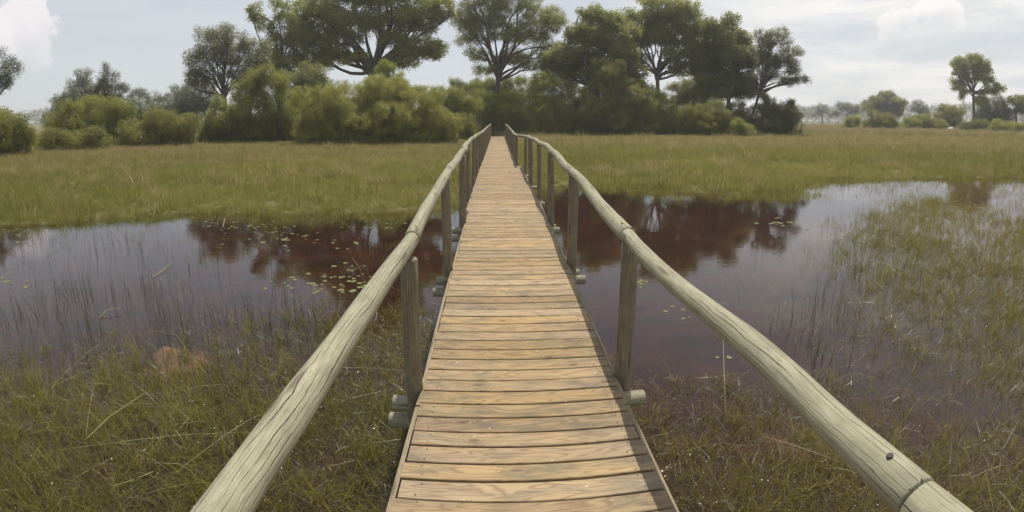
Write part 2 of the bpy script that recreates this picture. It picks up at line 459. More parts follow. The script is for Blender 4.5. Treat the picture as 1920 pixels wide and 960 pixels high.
def build_ground():
    n = 300
    def axis(lo, hi, n, k):
        u = np.linspace(-1, 1, n)
        a = np.sinh(u * k) / math.sinh(k)
        return np.where(a < 0, -a * lo, a * hi)
    xs = axis(-1800, 1800, n, 6.6)
    ys = np.concatenate([np.linspace(-14, 0, 14)[:-1], np.sinh(np.linspace(0, 1, n) * 6.4) / math.sinh(6.4) * 2600])
    X, Y = np.meshgrid(xs, ys)
    Z = terrain(X, Y)
    v = np.c_[X.ravel(), Y.ravel(), Z.ravel()]
    nx, ny = len(xs), len(ys)
    i = np.arange(nx * ny).reshape(ny, nx)
    f = np.c_[i[:-1, :-1].ravel(), i[:-1, 1:].ravel(), i[1:, 1:].ravel(), i[1:, :-1].ravel()]
    me = bpy.data.meshes.new('ground')
    me.from_pydata(v.tolist(), [], f.tolist())
    me.polygons.foreach_set('use_smooth', [True] * len(f))
    wd = me.attributes.new('weed', 'FLOAT', 'POINT')
    wd.data.foreach_set('value', weed_density(X, Y).ravel().astype(np.float32))
    m, nn = new_mat('marsh_ground')
    pos = nn.n('ShaderNodeTexCoord').outputs['Object']
    z = nn.n('ShaderNodeSeparateXYZ', {0: pos}).outputs[2]
    xy = nn.mapping(pos, (1, 1, 0))
    big = nn.noise(xy, 0.16, 5, 0.6, 0.3)
    med = nn.noise(xy, 1.6, 6, 0.65, 0.4)
    fine = nn.noise(xy, 14.0, 5, 0.7)
    weed = nn.n('ShaderNodeAttribute', attribute_name='weed').outputs['Fac']
    land = nn.mix(nn.ramp(big, [(0.38, 0.0), (0.62, 1.0)]), (0.085, 0.095, 0.026), (0.17, 0.14, 0.06))
    land = nn.mix(nn.math('MULTIPLY', nn.ramp(med, [(0.3, 1.0), (0.6, 0.0)]), 0.6), land, (0.05, 0.05, 0.02))
    land = nn.mix(nn.math('MULTIPLY', fine, 0.5), land, (0.2, 0.165, 0.075))
    bed = nn.mix(nn.ramp(med, [(0.35, 0.0), (0.65, 1.0)]), (0.060, 0.018, 0.010), (0.022, 0.012, 0.009))
    mud = nn.mix(nn.ramp(fine, [(0.3, 0.0), (0.7, 1.0)]), (0.05, 0.03, 0.015), (0.11, 0.07, 0.03))
    mud = nn.mix(nn.ramp(med, [(0.5, 0.0), (0.66, 1.0)]), mud, (0.16, 0.055, 0.035))
    under = nn.mix(nn.ramp(weed, [(0.05, 0.0), (0.5, 1.0)]), bed, mud)
    # sandy mound just under the water on the left
    dv = nn.n('ShaderNodeVectorMath', {0: xy, 1: (MX + 0.1, MY, 0)}, operation='DISTANCE').outputs['Value']
    dv = nn.math('ADD', dv, nn.math('MULTIPLY', nn.math('SUBTRACT', med, 0.5), 0.5))
    under = nn.mix(nn.n('ShaderNodeMapRange', {0: dv, 1: 0.52, 2: 0.22, 3: 0, 4: 1}).outputs[0], under, (0.30, 0.195, 0.10))
    zz = nn.math('ADD', z, nn.math('MULTIPLY', nn.math('SUBTRACT', med, 0.5), 0.08))
    c = nn.mix(nn.n('ShaderNodeMapRange', {0: zz, 1: -0.05, 2: 0.03, 3: 0.0, 4: 1.0}).outputs[0], under, land)
    bp = nn.n('ShaderNodeBump', {'Strength': 0.8, 'Distance': 0.05, 'Height': nn.math('ADD', med, nn.math('MULTIPLY', fine, 0.4))})
    b = nn.n('ShaderNodeBsdfPrincipled', {'Base Color': c, 'Roughness': 0.95, 'Normal': bp.outputs[0], 'Specular IOR Level': 0.2})
    mat_out(nn, b.outputs[0])
    o = link('ground', me, m)
    tag(o, kind='structure')


def build_water():
    m, n = new_mat('still_marsh_water')
    pos = n.n('ShaderNodeTexCoord').outputs['Object']
    rip = n.noise(n.mapping(pos, (1.0, 1.3, 1.0)), 5.0, 3, 0.55, 0.3)
    rip2 = n.noise(n.mapping(pos, (1.0, 1.0, 1.0), (3, 8, 0)), 38.0, 3, 0.6, 0.0)
    calm = n.ramp(n.noise(pos, 0.7, 3, 0.5), [(0.35, 0.35), (0.7, 1.0)])
    h = n.math('MULTIPLY', n.math('ADD', rip, n.math('MULTIPLY', rip2, 0.12)), calm)
    bp = n.n('ShaderNodeBump', {'Strength': 0.07, 'Distance': 0.02, 'Height': h})
    fr = n.n('ShaderNodeFresnel', {'IOR': 1.33, 'Normal': bp.outputs[0]}).outputs[0]
    # a thin dusty film of pollen lies in places
    film = n.math('MULTIPLY', n.ramp(n.noise(n.mapping(pos, (1, 1, 1), (5, 2, 0)), 1.3, 5, 0.6, 0.6), [(0.5, 0.0), (0.75, 1.0)]), 0.02)
    g = n.n('ShaderNodeBsdfGlossy', {0: (0.95, 0.97, 1.0, 1), 'Roughness': 0.02, 'Normal': bp.outputs[0]})
    t = n.n('ShaderNodeBsdfTransparent', {0: (0.80, 0.70, 0.62, 1)})
    mx = n.n('ShaderNodeMixShader', {0: n.math('MULTIPLY', fr, 1.2, clamp=True), 1: t.outputs[0], 2: g.outputs[0]})
    df = n.n('ShaderNodeBsdfDiffuse', {0: (0.35, 0.30, 0.27, 1)})
    mx2 = n.n('ShaderNodeMixShader', {0: film, 1: mx.outputs[0], 2: df.outputs[0]})
    mat_out(n, mx2.outputs[0])
    me = mesh('water', [(-62, -13.5, 0), (62, -13.5, 0), (62, 34, 0), (-62, 34, 0)], [(0, 1, 2, 3)], False)
    tag(link('water', me, m), kind='structure')


# ------------------------------------------------------------------ scattered plants: geometry nodes on point meshes
def source(name, v, f, smooth=False):
    """a tuft or leaf spray that only the scatter node groups use"""
    me = mesh(name, v, f, smooth)
    return bpy.data.objects.new(name, me)


def scatter_group(name, sources, mat):
    g = bpy.data.node_groups.new(name, 'GeometryNodeTree')
    g.interface.new_socket('Geometry', in_out='INPUT', socket_type='NodeSocketGeometry')
    g.interface.new_socket('Geometry', in_out='OUTPUT', socket_type='NodeSocketGeometry')
    N, L = g.nodes, g.links
    gi, go = N.new('NodeGroupInput'), N.new('NodeGroupOutput')
    join = N.new('GeometryNodeJoinGeometry')
    for s in reversed(sources):
        oi = N.new('GeometryNodeObjectInfo')
        oi.inputs['Object'].default_value = s
        gt = N.new('GeometryNodeGeometryToInstance')
        L.new(oi.outputs['Geometry'], gt.inputs[0])
        L.new(gt.outputs[0], join.inputs[0])
    iop = N.new('GeometryNodeInstanceOnPoints')
    L.new(gi.outputs[0], iop.inputs['Points'])
    L.new(join.outputs[0], iop.inputs['Instance'])
    iop.inputs['Pick Instance'].default_value = True
    for nm, typ, key in (('idx', 'INT', 'Instance Index'), ('rot', 'FLOAT_VECTOR', 'Rotation'), ('scl', 'FLOAT_VECTOR', 'Scale')):
        a = N.new('GeometryNodeInputNamedAttribute')
        a.data_type = typ
        a.inputs['Name'].default_value = nm
        src = a.outputs[0]
        if nm == 'rot':
            e = N.new('FunctionNodeEulerToRotation')
            L.new(src, e.inputs[0])
            src = e.outputs[0]
        L.new(src, iop.inputs[key])
    sm = N.new('GeometryNodeSetMaterial')
    sm.inputs['Material'].default_value = mat
    L.new(iop.outputs[0], sm.inputs['Geometry'])
    L.new(sm.outputs[0], go.inputs[0])
    return g


def scatter(name, group, pos, rot, scl, tint, nvar, parent=None, origin=(0, 0, 0)):
    pos = np.asarray(pos, np.float32) - np.asarray(origin, np.float32)
    k = len(pos)
    me = bpy.data.meshes.new(name)
    me.vertices.add(k)
    me.vertices.foreach_set('co', pos.ravel())
    a = me.attributes.new('rot', 'FLOAT_VECTOR', 'POINT'); a.data.foreach_set('vector', np.asarray(rot, np.float32).ravel())
    scl = np.asarray(scl, np.float32)
    if scl.ndim == 1:
        scl = np.repeat(scl[:, None], 3, 1)
    a = me.attributes.new('scl', 'FLOAT_VECTOR', 'POINT'); a.data.foreach_set('vector', scl.ravel())
    a = me.attributes.new('tint', 'FLOAT', 'POINT'); a.data.foreach_set('value', np.clip(tint, 0, 1).astype(np.float32))
    a = me.attributes.new('idx', 'INT', 'POINT'); a.data.foreach_set('value', rng.integers(0, nvar, k).astype(np.int32))
    o = bpy.data.objects.new(name, me)
    if parent is None:
        o.location = origin
    col.objects.link(o)
    o.parent = parent
    md = o.modifiers.new('scatter', 'NODES')
    md.node_group = group
    return o


def leaf_spray(name, nleaf, rad, lmin, lmax, wratio, droop, seed, flat=0.8):
    r = np.random.default_rng(seed)
    v, f = [], []
    for i in range(nleaf):
        d = r.normal(size=3); d /= np.linalg.norm(d)
        c = d * rad * r.random() ** 0.5
        c[2] *= flat
        L = r.uniform(lmin, lmax); W = L * wratio
        a = r.normal(size=3); a[2] = a[2] * 0.6 - droop; a /= np.linalg.norm(a)
        b = np.cross(a, r.normal(size=3)); b /= np.linalg.norm(b)
        nrm = np.cross(a, b)
        k = len(v)
        v += [c - a * L / 2, c + b * W / 2 + nrm * W * .15, c + a * L / 2, c - b * W / 2 + nrm * W * .15]
        f.append((k, k + 1, k + 2, k + 3))
    return source(name, v, f)


def tuft(name, nblade, h0, h1, wid, spread, lean, seed, seg=3, kink=0.0):
    r = np.random.default_rng(seed)
    v, f = [], []
    for i in range(nblade):
        th = r.uniform(0, 6.283)
        base = np.array([math.cos(th), math.sin(th), 0]) * spread * r.random() ** 0.6
        h = r.uniform(h0, h1)
        la = r.uniform(0, 6.283)
        ld = np.array([math.cos(la), math.sin(la), 0])
        ln = abs(r.normal()) * lean
        side = np.array([-ld[1], ld[0], 0]) * 1.0
        sa = r.uniform(0, 6.283)
        side = np.array([math.cos(sa), math.sin(sa), 0])
        k = len(v)
        kk = r.random() < kink
        kp = r.uniform(0.35, 0.8)
        for s in range(seg + 1):
            t = s / seg
            p = base + ld * h * ln * t ** 1.8 + np.array([0, 0, h * (t - 0.28 * ln * t * t)])
            if kk and t > kp:
                p = p + (ld * 0.8 - np.array([0, 0, 1.5])) * h * (t - kp)
            ww = wid * (1 - t) ** 0.7 * (0.75 + 0.5 * r.random())
            if s < seg:
                v += [p - side * ww / 2, p + side * ww / 2]
            else:
                v += [p]
        for s in range(seg):
            a = k + 2 * s
            if s < seg - 1:
                f.append((a, a + 1, a + 3, a + 2))
            else:
                f.append((a, a + 1, a + 2))
    return source(name, v, f)


SPRAY = [leaf_spray(f'leaf_spray_{i}', 34, 0.62, 0.16, 0.30, 0.5, 0.15, 100 + i) for i in range(4)]
SPRAY_FINE = [leaf_spray(f'fine_leaf_spray_{i}', 40, 0.55, 0.12, 0.26, 0.32, 0.5, 200 + i, 0.9) for i in range(4)]
SPRAY_BUSH = [leaf_spray(f'bush_leaf_spray_{i}', 64, 0.42, 0.07, 0.16, 0.42, -0.35, 300 + i, 1.0) for i in range(4)]
G = {}
for key, src, mt in (('tree', SPRAY, 'f_tree'), ('dark', SPRAY, 'f_dark'), ('airy', SPRAY_FINE, 'f_airy'), ('fine', SPRAY_FINE, 'f_tree'),
                     ('bush', SPRAY_BUSH, 'f_bush'), ('green', SPRAY_BUSH, 'f_green'), ('darkbush', SPRAY_BUSH, 'f_dark'),
                     ('blue', SPRAY_FINE, 'f_blue'), ('bluebush', SPRAY_BUSH, 'f_blue'), ('rust', SPRAY_BUSH, 'f_rust')):
    G[key] = scatter_group('scatter_' + key, src, M[mt])


def tube_into(V, Fc, pts, radii, sides=7):
    pts = [Vector(p) for p in pts]
    base = len(V)
    n = len(pts)
    for i, p in enumerate(pts):
        t = (pts[min(i + 1, n - 1)] - pts[max(i - 1, 0)]).normalized()
        up = Vector((0, 1, 0)) if abs(t.y) < 0.9 else Vector((1, 0, 0))
        a = t.cross(up).normalized(); b = t.cross(a)
        for s in range(sides):
            th = 2 * math.pi * s / sides
            V.append(p + (a * math.cos(th) + b * math.sin(th)) * radii[i])
    for i in range(n - 1):
        for s in range(sides):
            q = base + i * sides
            Fc.append((q + s, q + (s + 1) % sides, q + sides + (s + 1) % sides, q + sides + s))


def limb(V, Fc, a, b, r0, r1, wob, sag=0.0, seg=7, sides=6):
    a, b = Vector(a), Vector(b)
    L = (b - a).length
    pts, rad = [], []
    off1 = Vector(rng.normal(size=3)) * wob * L
    off2 = Vector(rng.normal(size=3)) * wob * L * 0.5
    for i in range(seg + 1):
        t = i / seg
        p = a.lerp(b, t) + off1 * math.sin(math.pi * t) + off2 * math.sin(2 * math.pi * t)
        p.z += sag * L * math.sin(math.pi * t)
        pts.append(p); rad.append(r0 + (r1 - r0) * t ** 0.8)
    tube_into(V, Fc, pts, rad, sides)
    return pts


def woody(name, label, cat, group, d, foot, lobes, leaf, trunk_w=0.0, fork=None, bark='bark', dens=1.0, size=1.0,
          depth=1.0, parts=('trunk', 'crown'), shell=0.55, dz=None, twigs=7, tint0=0.5, crown_label=None, sub=True):
    """A tree or bush. foot: (px, py|None); lobes: (px, py, rx, ry) outlines of its leaf masses as seen at distance d (pixels become metres there)."""
    b = at(foot[0], 240, d)
    gz = float(terrain(b.x, b.y))
    base = Vector((b.x, b.y, gz))
    root = empty(name, base)
    tag(root, label, cat, group)
    view = Vector((base.x, base.y, 0)).normalized()
    right = Vector((view.y, -view.x, 0))
    k = d / F_PX
    V, Fc = [], []
    P, T = [], []
    S = []
    grown = []
    fk = None
    lobes = [tuple(l) for l in lobes]
    if group == B1 and d > 48:
        lobes = [(l[0], l[1] + 2, l[2] * 1.13, l[3] * 1.13) + l[4:] for l in lobes]
    if fork is None:              # leaves reach down to the ground under each mass
        extra = []
        gpy = CYP - 15 + F_PX * (CAMZ - gz) / d
        for l in lobes:
            if l[1] + l[3] * 0.7 < gpy:
                hh = (gpy - l[1]) / 2
                kx = float(rng.uniform(0.8, 1.1))
                extra.append((l[0] + float(rng.normal()) * l[2] * 0.2, gpy - hh * 0.9, l[2] * kx, hh * float(rng.uniform(0.75, 1.0)), float(rng.uniform(-.2, .5)) * l[2] * k))
    if fork is not None:
        fk = at(fork[0], fork[1], d)
        fk = fk + view * 0.0
        tp = []
        for i in range(9):
            t = i / 8
            p = base.lerp(fk, t) + Vector((math.sin(t * 3.0 + d) * 0.12, 0, 0)) * (1 - abs(2 * t - 1))
            tp.append(p)
        tp[0] = tp[0] - Vector((0, 0, 0.3))
        rr = [trunk_w * (1.45 if i == 0 else 1.0 - 0.35 * i / 8) for i in range(9)]
        tube_into(V, Fc, tp, rr, 10)
    nmain = len(lobes)
    if fork is None:
        pass
    if sub:
        small = []
        for l in lobes:
            m_ = 4 if l[2] > 14 else 2
            if l[2] < 10: small.append(l); continue
            small.append((l[0], l[1], l[2] * 0.66, l[3] * 0.7))
            for q in range(m_):
                th = 6.283 * (q + float(rng.random())) / m_
                f_ = float(rng.uniform(0.38, 0.55))
                small.append((l[0] + math.cos(th) * l[2] * 0.62, l[1] + math.sin(th) * l[3] * 0.62, l[2] * f_, l[3] * f_ * float(rng.uniform(.8, 1.15)),
                              float(rng.uniform(-0.9, 0.5)) * depth * l[2] * k))
        lobes = small + (extra if fork is None else [])
    for li, lb in enumerate(lobes):
        px, py, rx, ry = lb[:4]
        off = lb[4] if len(lb) > 4 else float(rng.uniform(-0.5, 0.5)) * depth * rx * k * 1.5
        c = at(px, py, d)
        c = c + view * off
        RX, RZ = rx * k, ry * k
        RY = max(RX, RZ) * 0.85 * depth
        area = 4 * math.pi * ((RX * RZ) ** 1.6 / 3 + (RX * RY) ** 1.6 / 3 + (RY * RZ) ** 1.6 / 3) ** (1 / 1.6)
        n = int(max(10, area * (3.3 if fork else 4.6) * dens / size ** 2))
        dirs = rng.normal(size=(n, 3)); dirs /= np.linalg.norm(dirs, axis=1)[:, None]
        rad = shell + (1 - shell) * rng.random(n) ** 0.6
        # lumpy outline
        lump = 1 + 0.20 * np.sin(dirs[:, 0] * 5 + li) * np.cos(dirs[:, 2] * 6 + li * 2) + 0.12 * np.sin(dirs[:, 1] * 11 + dirs[:, 2] * 9 + li)
        q = dirs * (rad * lump)[:, None]
        pw = np.array(c)[None] + q[:, :1] * RX * np.array(right)[None] + q[:, 1:2] * RY * np.array(view)[None] + q[:, 2:] * RZ * np.array([[0, 0, 1.0]])
        keep = pw[:, 2] > gz + 0.1
        pw, q2 = pw[keep], q[keep]
        P.append(pw)
        gapn = noise2(pw[:, 0] + pw[:, 1] * 0.7, pw[:, 2] + pw[:, 1] * 0.3, 1.3 / size, li % 7)
        T.append(tint0 - 0.0 + 0.24 * gapn + 0.16 * rng.normal(size=len(pw)) + float(rng.uniform(-0.17, 0.17)))
        S.append(size * rng.uniform(0.65, 1.25, len(pw)))
        if fk is not None:
            # limb from the trunk, or from the nearest limb already grown, to this leaf mass
            goal = c - Vector((0, 0, RZ * 0.15))
            st, lr = base.lerp(fk, float(rng.uniform(0.75, 1.0))), trunk_w * 0.5
            if li % 3 and grown:
                st, lr0 = min(grown, key=lambda g_: (g_[0] - goal).length + 0.5 * max(0.0, g_[0].z - goal.z))
                lr = min(lr0 * 0.8, trunk_w * 0.3)
            pts = limb(V, Fc, st, goal, lr, lr * 0.28, 0.08, 0.04)
            grown += [(pts[3].copy(), lr * 0.75), (pts[5].copy(), lr * 0.5)]
            for j in range(min(max(2, twigs // 4), len(pw))):
                e = pw[int(rng.integers(0, len(pw)))]
                s0 = pts[int(rng.integers(3, len(pts)))]
                limb(V, Fc, s0, e, lr * 0.32, 0.015 + 0.01 * size, 0.07, 0.03, 4, 4)
        elif len(pw):
            for j in range(2):
                e = pw[int(rng.integers(0, len(pw)))]
                s0 = Vector((c.x + float(rng.normal()) * RX * 0.25, c.y + float(rng.normal()) * 0.3, float(terrain(c.x, c.y)) - 0.1))
                limb(V, Fc, s0, e, 0.026, 0.010, 0.08, 0.02, 4, 4)
    P = np.concatenate(P); T = np.concatenate(T); S = np.concatenate(S)
    rot = np.c_[rng.normal(size=len(P)) * 0.35, rng.normal(size=len(P)) * 0.35, rng.uniform(0, 6.283, len(P))]
    V = [Vector(v) - base for v in V]
    wd_ = link(parts[0], mesh(name + '_wood', V, Fc), M[bark], root)
    if fork is None: tag(wd_, kind='stuff')
    tag(scatter(parts[1], G[leaf], P, rot, S, T, 4, root, base), kind='stuff')
    return root


# ------------------------------------------------------------------ the footbridge
def BX(xl, y):                    # bridge coordinates: the walkway bears slightly left of the camera
    return xl - 0.03 * y


LEFT_E = [(-1, -.45), (2.7, -.445), (3.5, -.46), (4.9, -.476), (6.8, -.487), (8.4, -.49), (8.5, -.54), (13, -.545), (15, -.56), (24, -.54), (47.5, -.56)]
RIGHT_E = [(-1, .712), (2.5, .711), (3.3, .728), (5.0, .76), (6.8, .785), (9.6, .81), (15.8, .80), (16.9, .80), (17.0, .63), (21, .655), (47.5, .72)]
def ledge(y): return float(np.interp(y, [p[0] for p in LEFT_E], [p[1] for p in LEFT_E]))
def redge(y): return float(np.interp(y, [p[0] for p in RIGHT_E], [p[1] for p in RIGHT_E]))


def plank_mesh(i):
    r = np.random.default_rng(50 + i)
    seg = 4
    v, f = [], []
    bow = r.normal() * 0.0016
    cup = r.uniform(-0.0012, 0.0012)
    W = 0.5
    prof = [(-W, -0.011), (-W, 0.007), (-W + .03, 0.0105), (W - .03, 0.0105), (W, 0.007), (W, -0.011)]
    for s in range(seg + 1):
        x = -0.5 + s / seg
        j = r.normal(size=2) * 0.006
        dzz = bow * (1 - 4 * x * x) + r.normal() * 0.0005
        for k, (yy, zz) in enumerate(prof):
            v.append((x, yy + (j[0] if yy < 0 else j[1]), zz + dzz))
    npf = len(prof)
    for s in range(seg):
        for k in range(npf):
            a, b = s * npf + k, s * npf + (k + 1) % npf
            f.append((a, b, b + npf, a + npf))
    f.append(tuple(range(npf))[::-1])
    f.append(tuple(seg * npf + k for k in range(npf)))
    return mesh('deck_plank', v, [tuple(reversed(q)) for q in f], False)


def log_mesh(name, pts, radii, sides=16, irregular=0.03, seed=0, caps=True):
    r = np.random.default_rng(seed)
    pts = [Vector(p) for p in pts]
    V, Fc, UV = [], [], []
    n = len(pts)
    ph = r.uniform(0, 6.28, 4)
    lens = [0]
    for i in range(1, n):
        lens.append(lens[-1] + (pts[i] - pts[i - 1]).length)
    t0 = (pts[-1] - pts[0]).normalized()
    up = Vector((0, 0, 1)) if abs(t0.z) < 0.8 else Vector((0, 1, 0))
    rings = []
    for i, p in enumerate(pts):
        t = (pts[min(i + 1, n - 1)] - pts[max(i - 1, 0)]).normalized()
        a = t.cross(up).normalized(); b = a.cross(t).normalized()
        for s in range(sides):
            th = 2 * math.pi * s / sides - math.pi / 2      # seam underneath
            rr = radii[i] * (1 + irregular * (math.sin(2 * th + ph[0] + lens[i] * 1.3) + 0.6 * math.sin(3 * th + ph[1] - lens[i] * 2.1) + 0.5 * math.sin(lens[i] * 9 + ph[2])))
            V.append(p + (a * math.cos(th) + b * math.sin(th)) * rr)
    for i in range(n - 1):
        for s in range(sides):
            q = i * sides
            s2 = (s + 1) % sides
            Fc.append((q + s, q + s2, q + sides + s2, q + sides + s))
            w0, w1 = s / sides * 0.36, (s + 1) / sides * 0.36
            UV += [(lens[i], w0), (lens[i], w1), (lens[i + 1], w1), (lens[i + 1], w0)]
    if caps:
        for end in (0, n - 1):
            c = len(V)
            t = (pts[1] - pts[0]).normalized() * -0.004 if end == 0 else (pts[-1] - pts[-2]).normalized() * 0.004
            # a slightly smaller inner ring gives a worn arris
            for s in range(sides):
                o = V[end * sides + s]
                V.append(pts[end] + (o - pts[end]) * 0.9 + t)
            V.append(pts[end] + t * 1.2)
            for s in range(sides):
                s2 = (s + 1) % sides
                e0, e1 = end * sides + s, end * sides + s2
                quad = (e1, e0, c + s, c + s2) if end == 0 else (e0, e1, c + s2, c + s)
                Fc.append(quad)
                UV += [(0.0, 0.01 * s), (0.0, 0.01 * s + .01), (0.01, 0.01 * s + .01), (0.01, 0.01 * s)]
                tri = (c + s2, c + s, c + sides) if end == 0 else (c + s, c + s2, c + sides)
                Fc.append(tri)
                UV += [(0.02, 0.01 * s), (0.02, 0.01 * s + .01), (0.05, 0.01 * s)]
    me = mesh(name, V, Fc, True, UV)
    return me


def bolt_mesh():
    bm = bmesh.new()
    bmesh.ops.create_cone(bm, cap_ends=True, segments=12, radius1=0.008, radius2=0.007, depth=0.003)
    me = bpy.data.meshes.new('bolt')
    bm.to_mesh(me); bm.free()
    me.materials.append(M['bolt'])
    return me


def build_bridge():
    root = empty('footbridge', (BX(0.13, 0), 0, 0))
    tag(root, 'long narrow wooden footbridge with plank deck and round pole handrails crossing the marsh', 'footbridge')
    ori = root.location.copy()
    def part(name, me, mat, loc=(0, 0, 0), rot=None, parent=None):
        o = link(name, me, mat, parent or root, Vector(loc) - (ori if parent is None else Vector((0, 0, 0))), rot)
        return o
    # deck planks
    var = [plank_mesh(i) for i in range(12)]
    y = -0.25
    k = 0
    rows = []
    while y < 47.3:
        pitch = float(np.interp(y, [0, 2.6, 3.4, 5.0, 50], [.131, .138, .152, .165, .168])) * float(rng.uniform(0.95, 1.05))
        gap = float(rng.uniform(0.009, 0.019))
        yc = y + pitch / 2
        xl, xr = ledge(yc) + float(rng.normal()) * 0.004, redge(yc) + float(rng.normal()) * 0.004
        tilt = 0.03 + float(rng.normal()) * 0.004
        rows.append((yc, pitch - gap))
        def lay(x0, x1, dy=0.0, wf=1.0):
            o = part('deck_plank', var[int(rng.integers(0, 12))], M['plank'],
                     (BX((x0 + x1) / 2, yc), yc + dy + ((x0 + x1) / 2 - 0.13) * 0.03, DECK - 0.0105 + float(rng.normal()) * 0.0012), (float(rng.normal()) * 0.006, float(rng.normal()) * 0.0012, tilt))
            flip = -1 if rng.random() < 0.5 else 1
            o.scale = (x1 - x0, (pitch - gap) * wf, 1)
            if flip < 0:
                o.rotation_euler.z += math.pi
        if 6.2 < y < 16 and rng.random() < 0.16:            # some rows are made of two short boards
            xm = 0.13 + float(rng.uniform(-.25, .3))
            lay(xl, xm - .003); lay(xm + .003, xr, float(rng.normal()) * .004)
        else:
            lay(xl, xr)
        y += pitch
        k += 1
    # nail heads, two at each end of every board
    bmn = bmesh.new()
    for yc_, pt_ in rows:
        for e_, sg in ((ledge(yc_), 1), (redge(yc_), -1)):
            for dy_ in (-0.3, 0.3):
                xx = e_ + sg * float(rng.uniform(0.075, 0.10))
                yy = yc_ + dy_ * pt_ + (xx - .13) * .03 + float(rng.normal()) * 0.006
                mt = Matrix.Translation((BX(xx, yc_) - ori.x, yy, DECK + 0.0012 + float(rng.random()) * 0.001))
                bmesh.ops.create_circle(bmn, cap_ends=True, segments=6, radius=0.0042, matrix=mt)
    men = bpy.data.meshes.new('nail_heads'); bmn.to_mesh(men); bmn.free()
    tag(link('nail_heads', men, M['bolt'], root), kind='stuff')
    # posts, crossbeams
    posts_y = [0.36 + 2.46 * i for i in range(20)]
    def rail_z(side, y):
        if side < 0:
            return float(np.interp(y, [0, .6, 1.4, 2.75, 4.2, 5.4, 7.3, 10.8, 13.7, 16.1, 24, 32, 48], [.90, .895, .875, .895, .975, 1.04, 1.10, 1.14, 1.15, 1.12, 1.14, 1.17, 1.19]))
        return float(np.interp(y, [-1, .43, .8, 1.3, 2.9, 3.65, 4.6, 5.5, 6.9, 8.8, 13.5, 17.2, 18, 21, 28, 34, 48], [.93, .925, .905, .915, .91, .95, 1.0, 1.035, 1.09, 1.14, 1.13, 1.05, 1.03, 1.03, 1.10, 1.17, 1.19]))
    def rail_x(side, y):
        if side < 0:
            return -0.055 + ledge(y) - 0.005
        return redge(y) + float(np.interp(y, [0, 0.5, 1.2, 3], [0.022, 0.03, 0.05, 0.058]))
    for i, py in enumerate(posts_y):
        for side in (-1, 1):
            y0 = py + (0 if side > 0 else -0.12) + float(rng.normal()) * 0.04
            x0 = (ledge(y0) - 0.068) if side < 0 else (redge(y0) + 0.068)
            rr = 0.052 + float(rng.normal()) * 0.003
            if side < 0: rr += 0.002
            top = DECK + rail_z(side, y0) - (0.035 if side > 0 else 0.062)
            lean = float(rng.normal()) * 0.012
            wx = BX(x0, y0)
            if side < 0: wx += 0.004
            bot = min(float(terrain(wx, y0)) - 0.3, -0.4)
            pts = [(wx + lean * (z - DECK), y0 + float(rng.normal()) * 0.002, z) for z in np.linspace(bot, top, 12)]
            pts = [Vector(p) - Vector((wx, y0, 0)) for p in pts]
            me = log_mesh('post', pts, [rr * (1.04 - 0.06 * j / 11) for j in range(12)], 14, 0.02, 300 + i * 2 + side)
            part('post', me, M['post'], (wx, y0, 0))
        # crossbeams: one in front of the posts, one behind, one lower down
        for dy, z, el_, er_ in ((-0.115, DECK - 0.14, 0.0, 0.0), (0.115, DECK - 0.14, 0.09, -0.06), (-0.12, DECK - 0.275, 0.0, -0.17)):
            xl, xr = ledge(py) - 0.21 + el_ + float(rng.normal()) * 0.02, redge(py) + 0.20 + er_ + float(rng.normal()) * 0.015
            yy = py - 0.06 + dy
            c = Vector((BX((xl + xr) / 2, yy), yy, z))
            pts = [Vector((x - (xl + xr) / 2, 0.03 * (x - .13), float(rng.normal()) * 0.001)) for x in np.linspace(xl, xr, 6)]
            me = log_mesh('crossbeam', pts, [0.052] * 6, 12, 0.02, 500 + i)
            part('crossbeam', me, M['beam'], c)
        # longitudinal bearers and side boards, one bay at a time
        if i < 19:
            for bx in (-0.22, 0.48):
                ya, yb = py - 0.1, py + 2.34
                pts = [Vector((BX(bx, yy) - BX(bx, ya), yy - ya, 0)) for yy in np.linspace(ya, yb, 5)]
                part('bearer', log_mesh('bearer', pts, [0.042] * 5, 8, 0.02, 800 + i), M['beam'], (BX(bx, ya), ya, DECK - 0.0645))
    edges_y = [-0.3, 2.42, 4.95, 8.42, 11.0, 13.4, 16.95, 20.5, 25, 30, 35, 40, 47.3]
    for side in (-1, 1):
        for j in range(len(edges_y) - 1):
            ya, yb = edges_y[j] + 0.01, edges_y[j + 1] - 0.01
            n = 7
            v, f, UV = [], [], []
            kink = float(rng.normal()) * 0.004
            for q in range(n):
                yy = ya + (yb - ya) * q / (n - 1)
                yy2 = min(max(yy, ya + 0.02), yb - 0.02)
                e = (ledge(yy2) - 0.006) if side < 0 else (redge(yy2) + 0.006)
                xw = BX(e, yy)
                th = 0.024 * side
                zt = DECK - 0.012 + kink + 0.004 * math.sin(yy * 2.2 + side)
                for (xx, z) in ((0, zt - 0.115), (0, zt), (th, zt - 0.003), (th, zt - 0.115)):
                    v.append((xw + xx - BX(0, ya), yy - ya, z))
            for q in range(n - 1):
                for s in range(4):
                    a, b = q * 4 + s, q * 4 + (s + 1) % 4
                    f.append((a, b, b + 4, a + 4) if side > 0 else (b, a, a + 4, b + 4))
                    u0, u1 = q * (yb - ya) / (n - 1), (q + 1) * (yb - ya) / (n - 1)
                    w0, w1 = s * .05, s * .05 + .05
                    UV += [(u0, w0), (u0, w1), (u1, w1), (u1, w0)] if side > 0 else [(u0, w1), (u0, w0), (u1, w0), (u1, w1)]
            f += [(0, 1, 2, 3), tuple(4 * (n - 1) + s for s in (3, 2, 1, 0))]
            UV += [(0, 0), (0, .05), (.05, .05), (.05, 0)] * 2
            part('edge_board', mesh('edge_board', v, f, False, UV), M['edge'], (BX(0, ya), ya, 0))
    # handrails: one pole per bay, butted or lapped over each post
    bm = bolt_mesh()
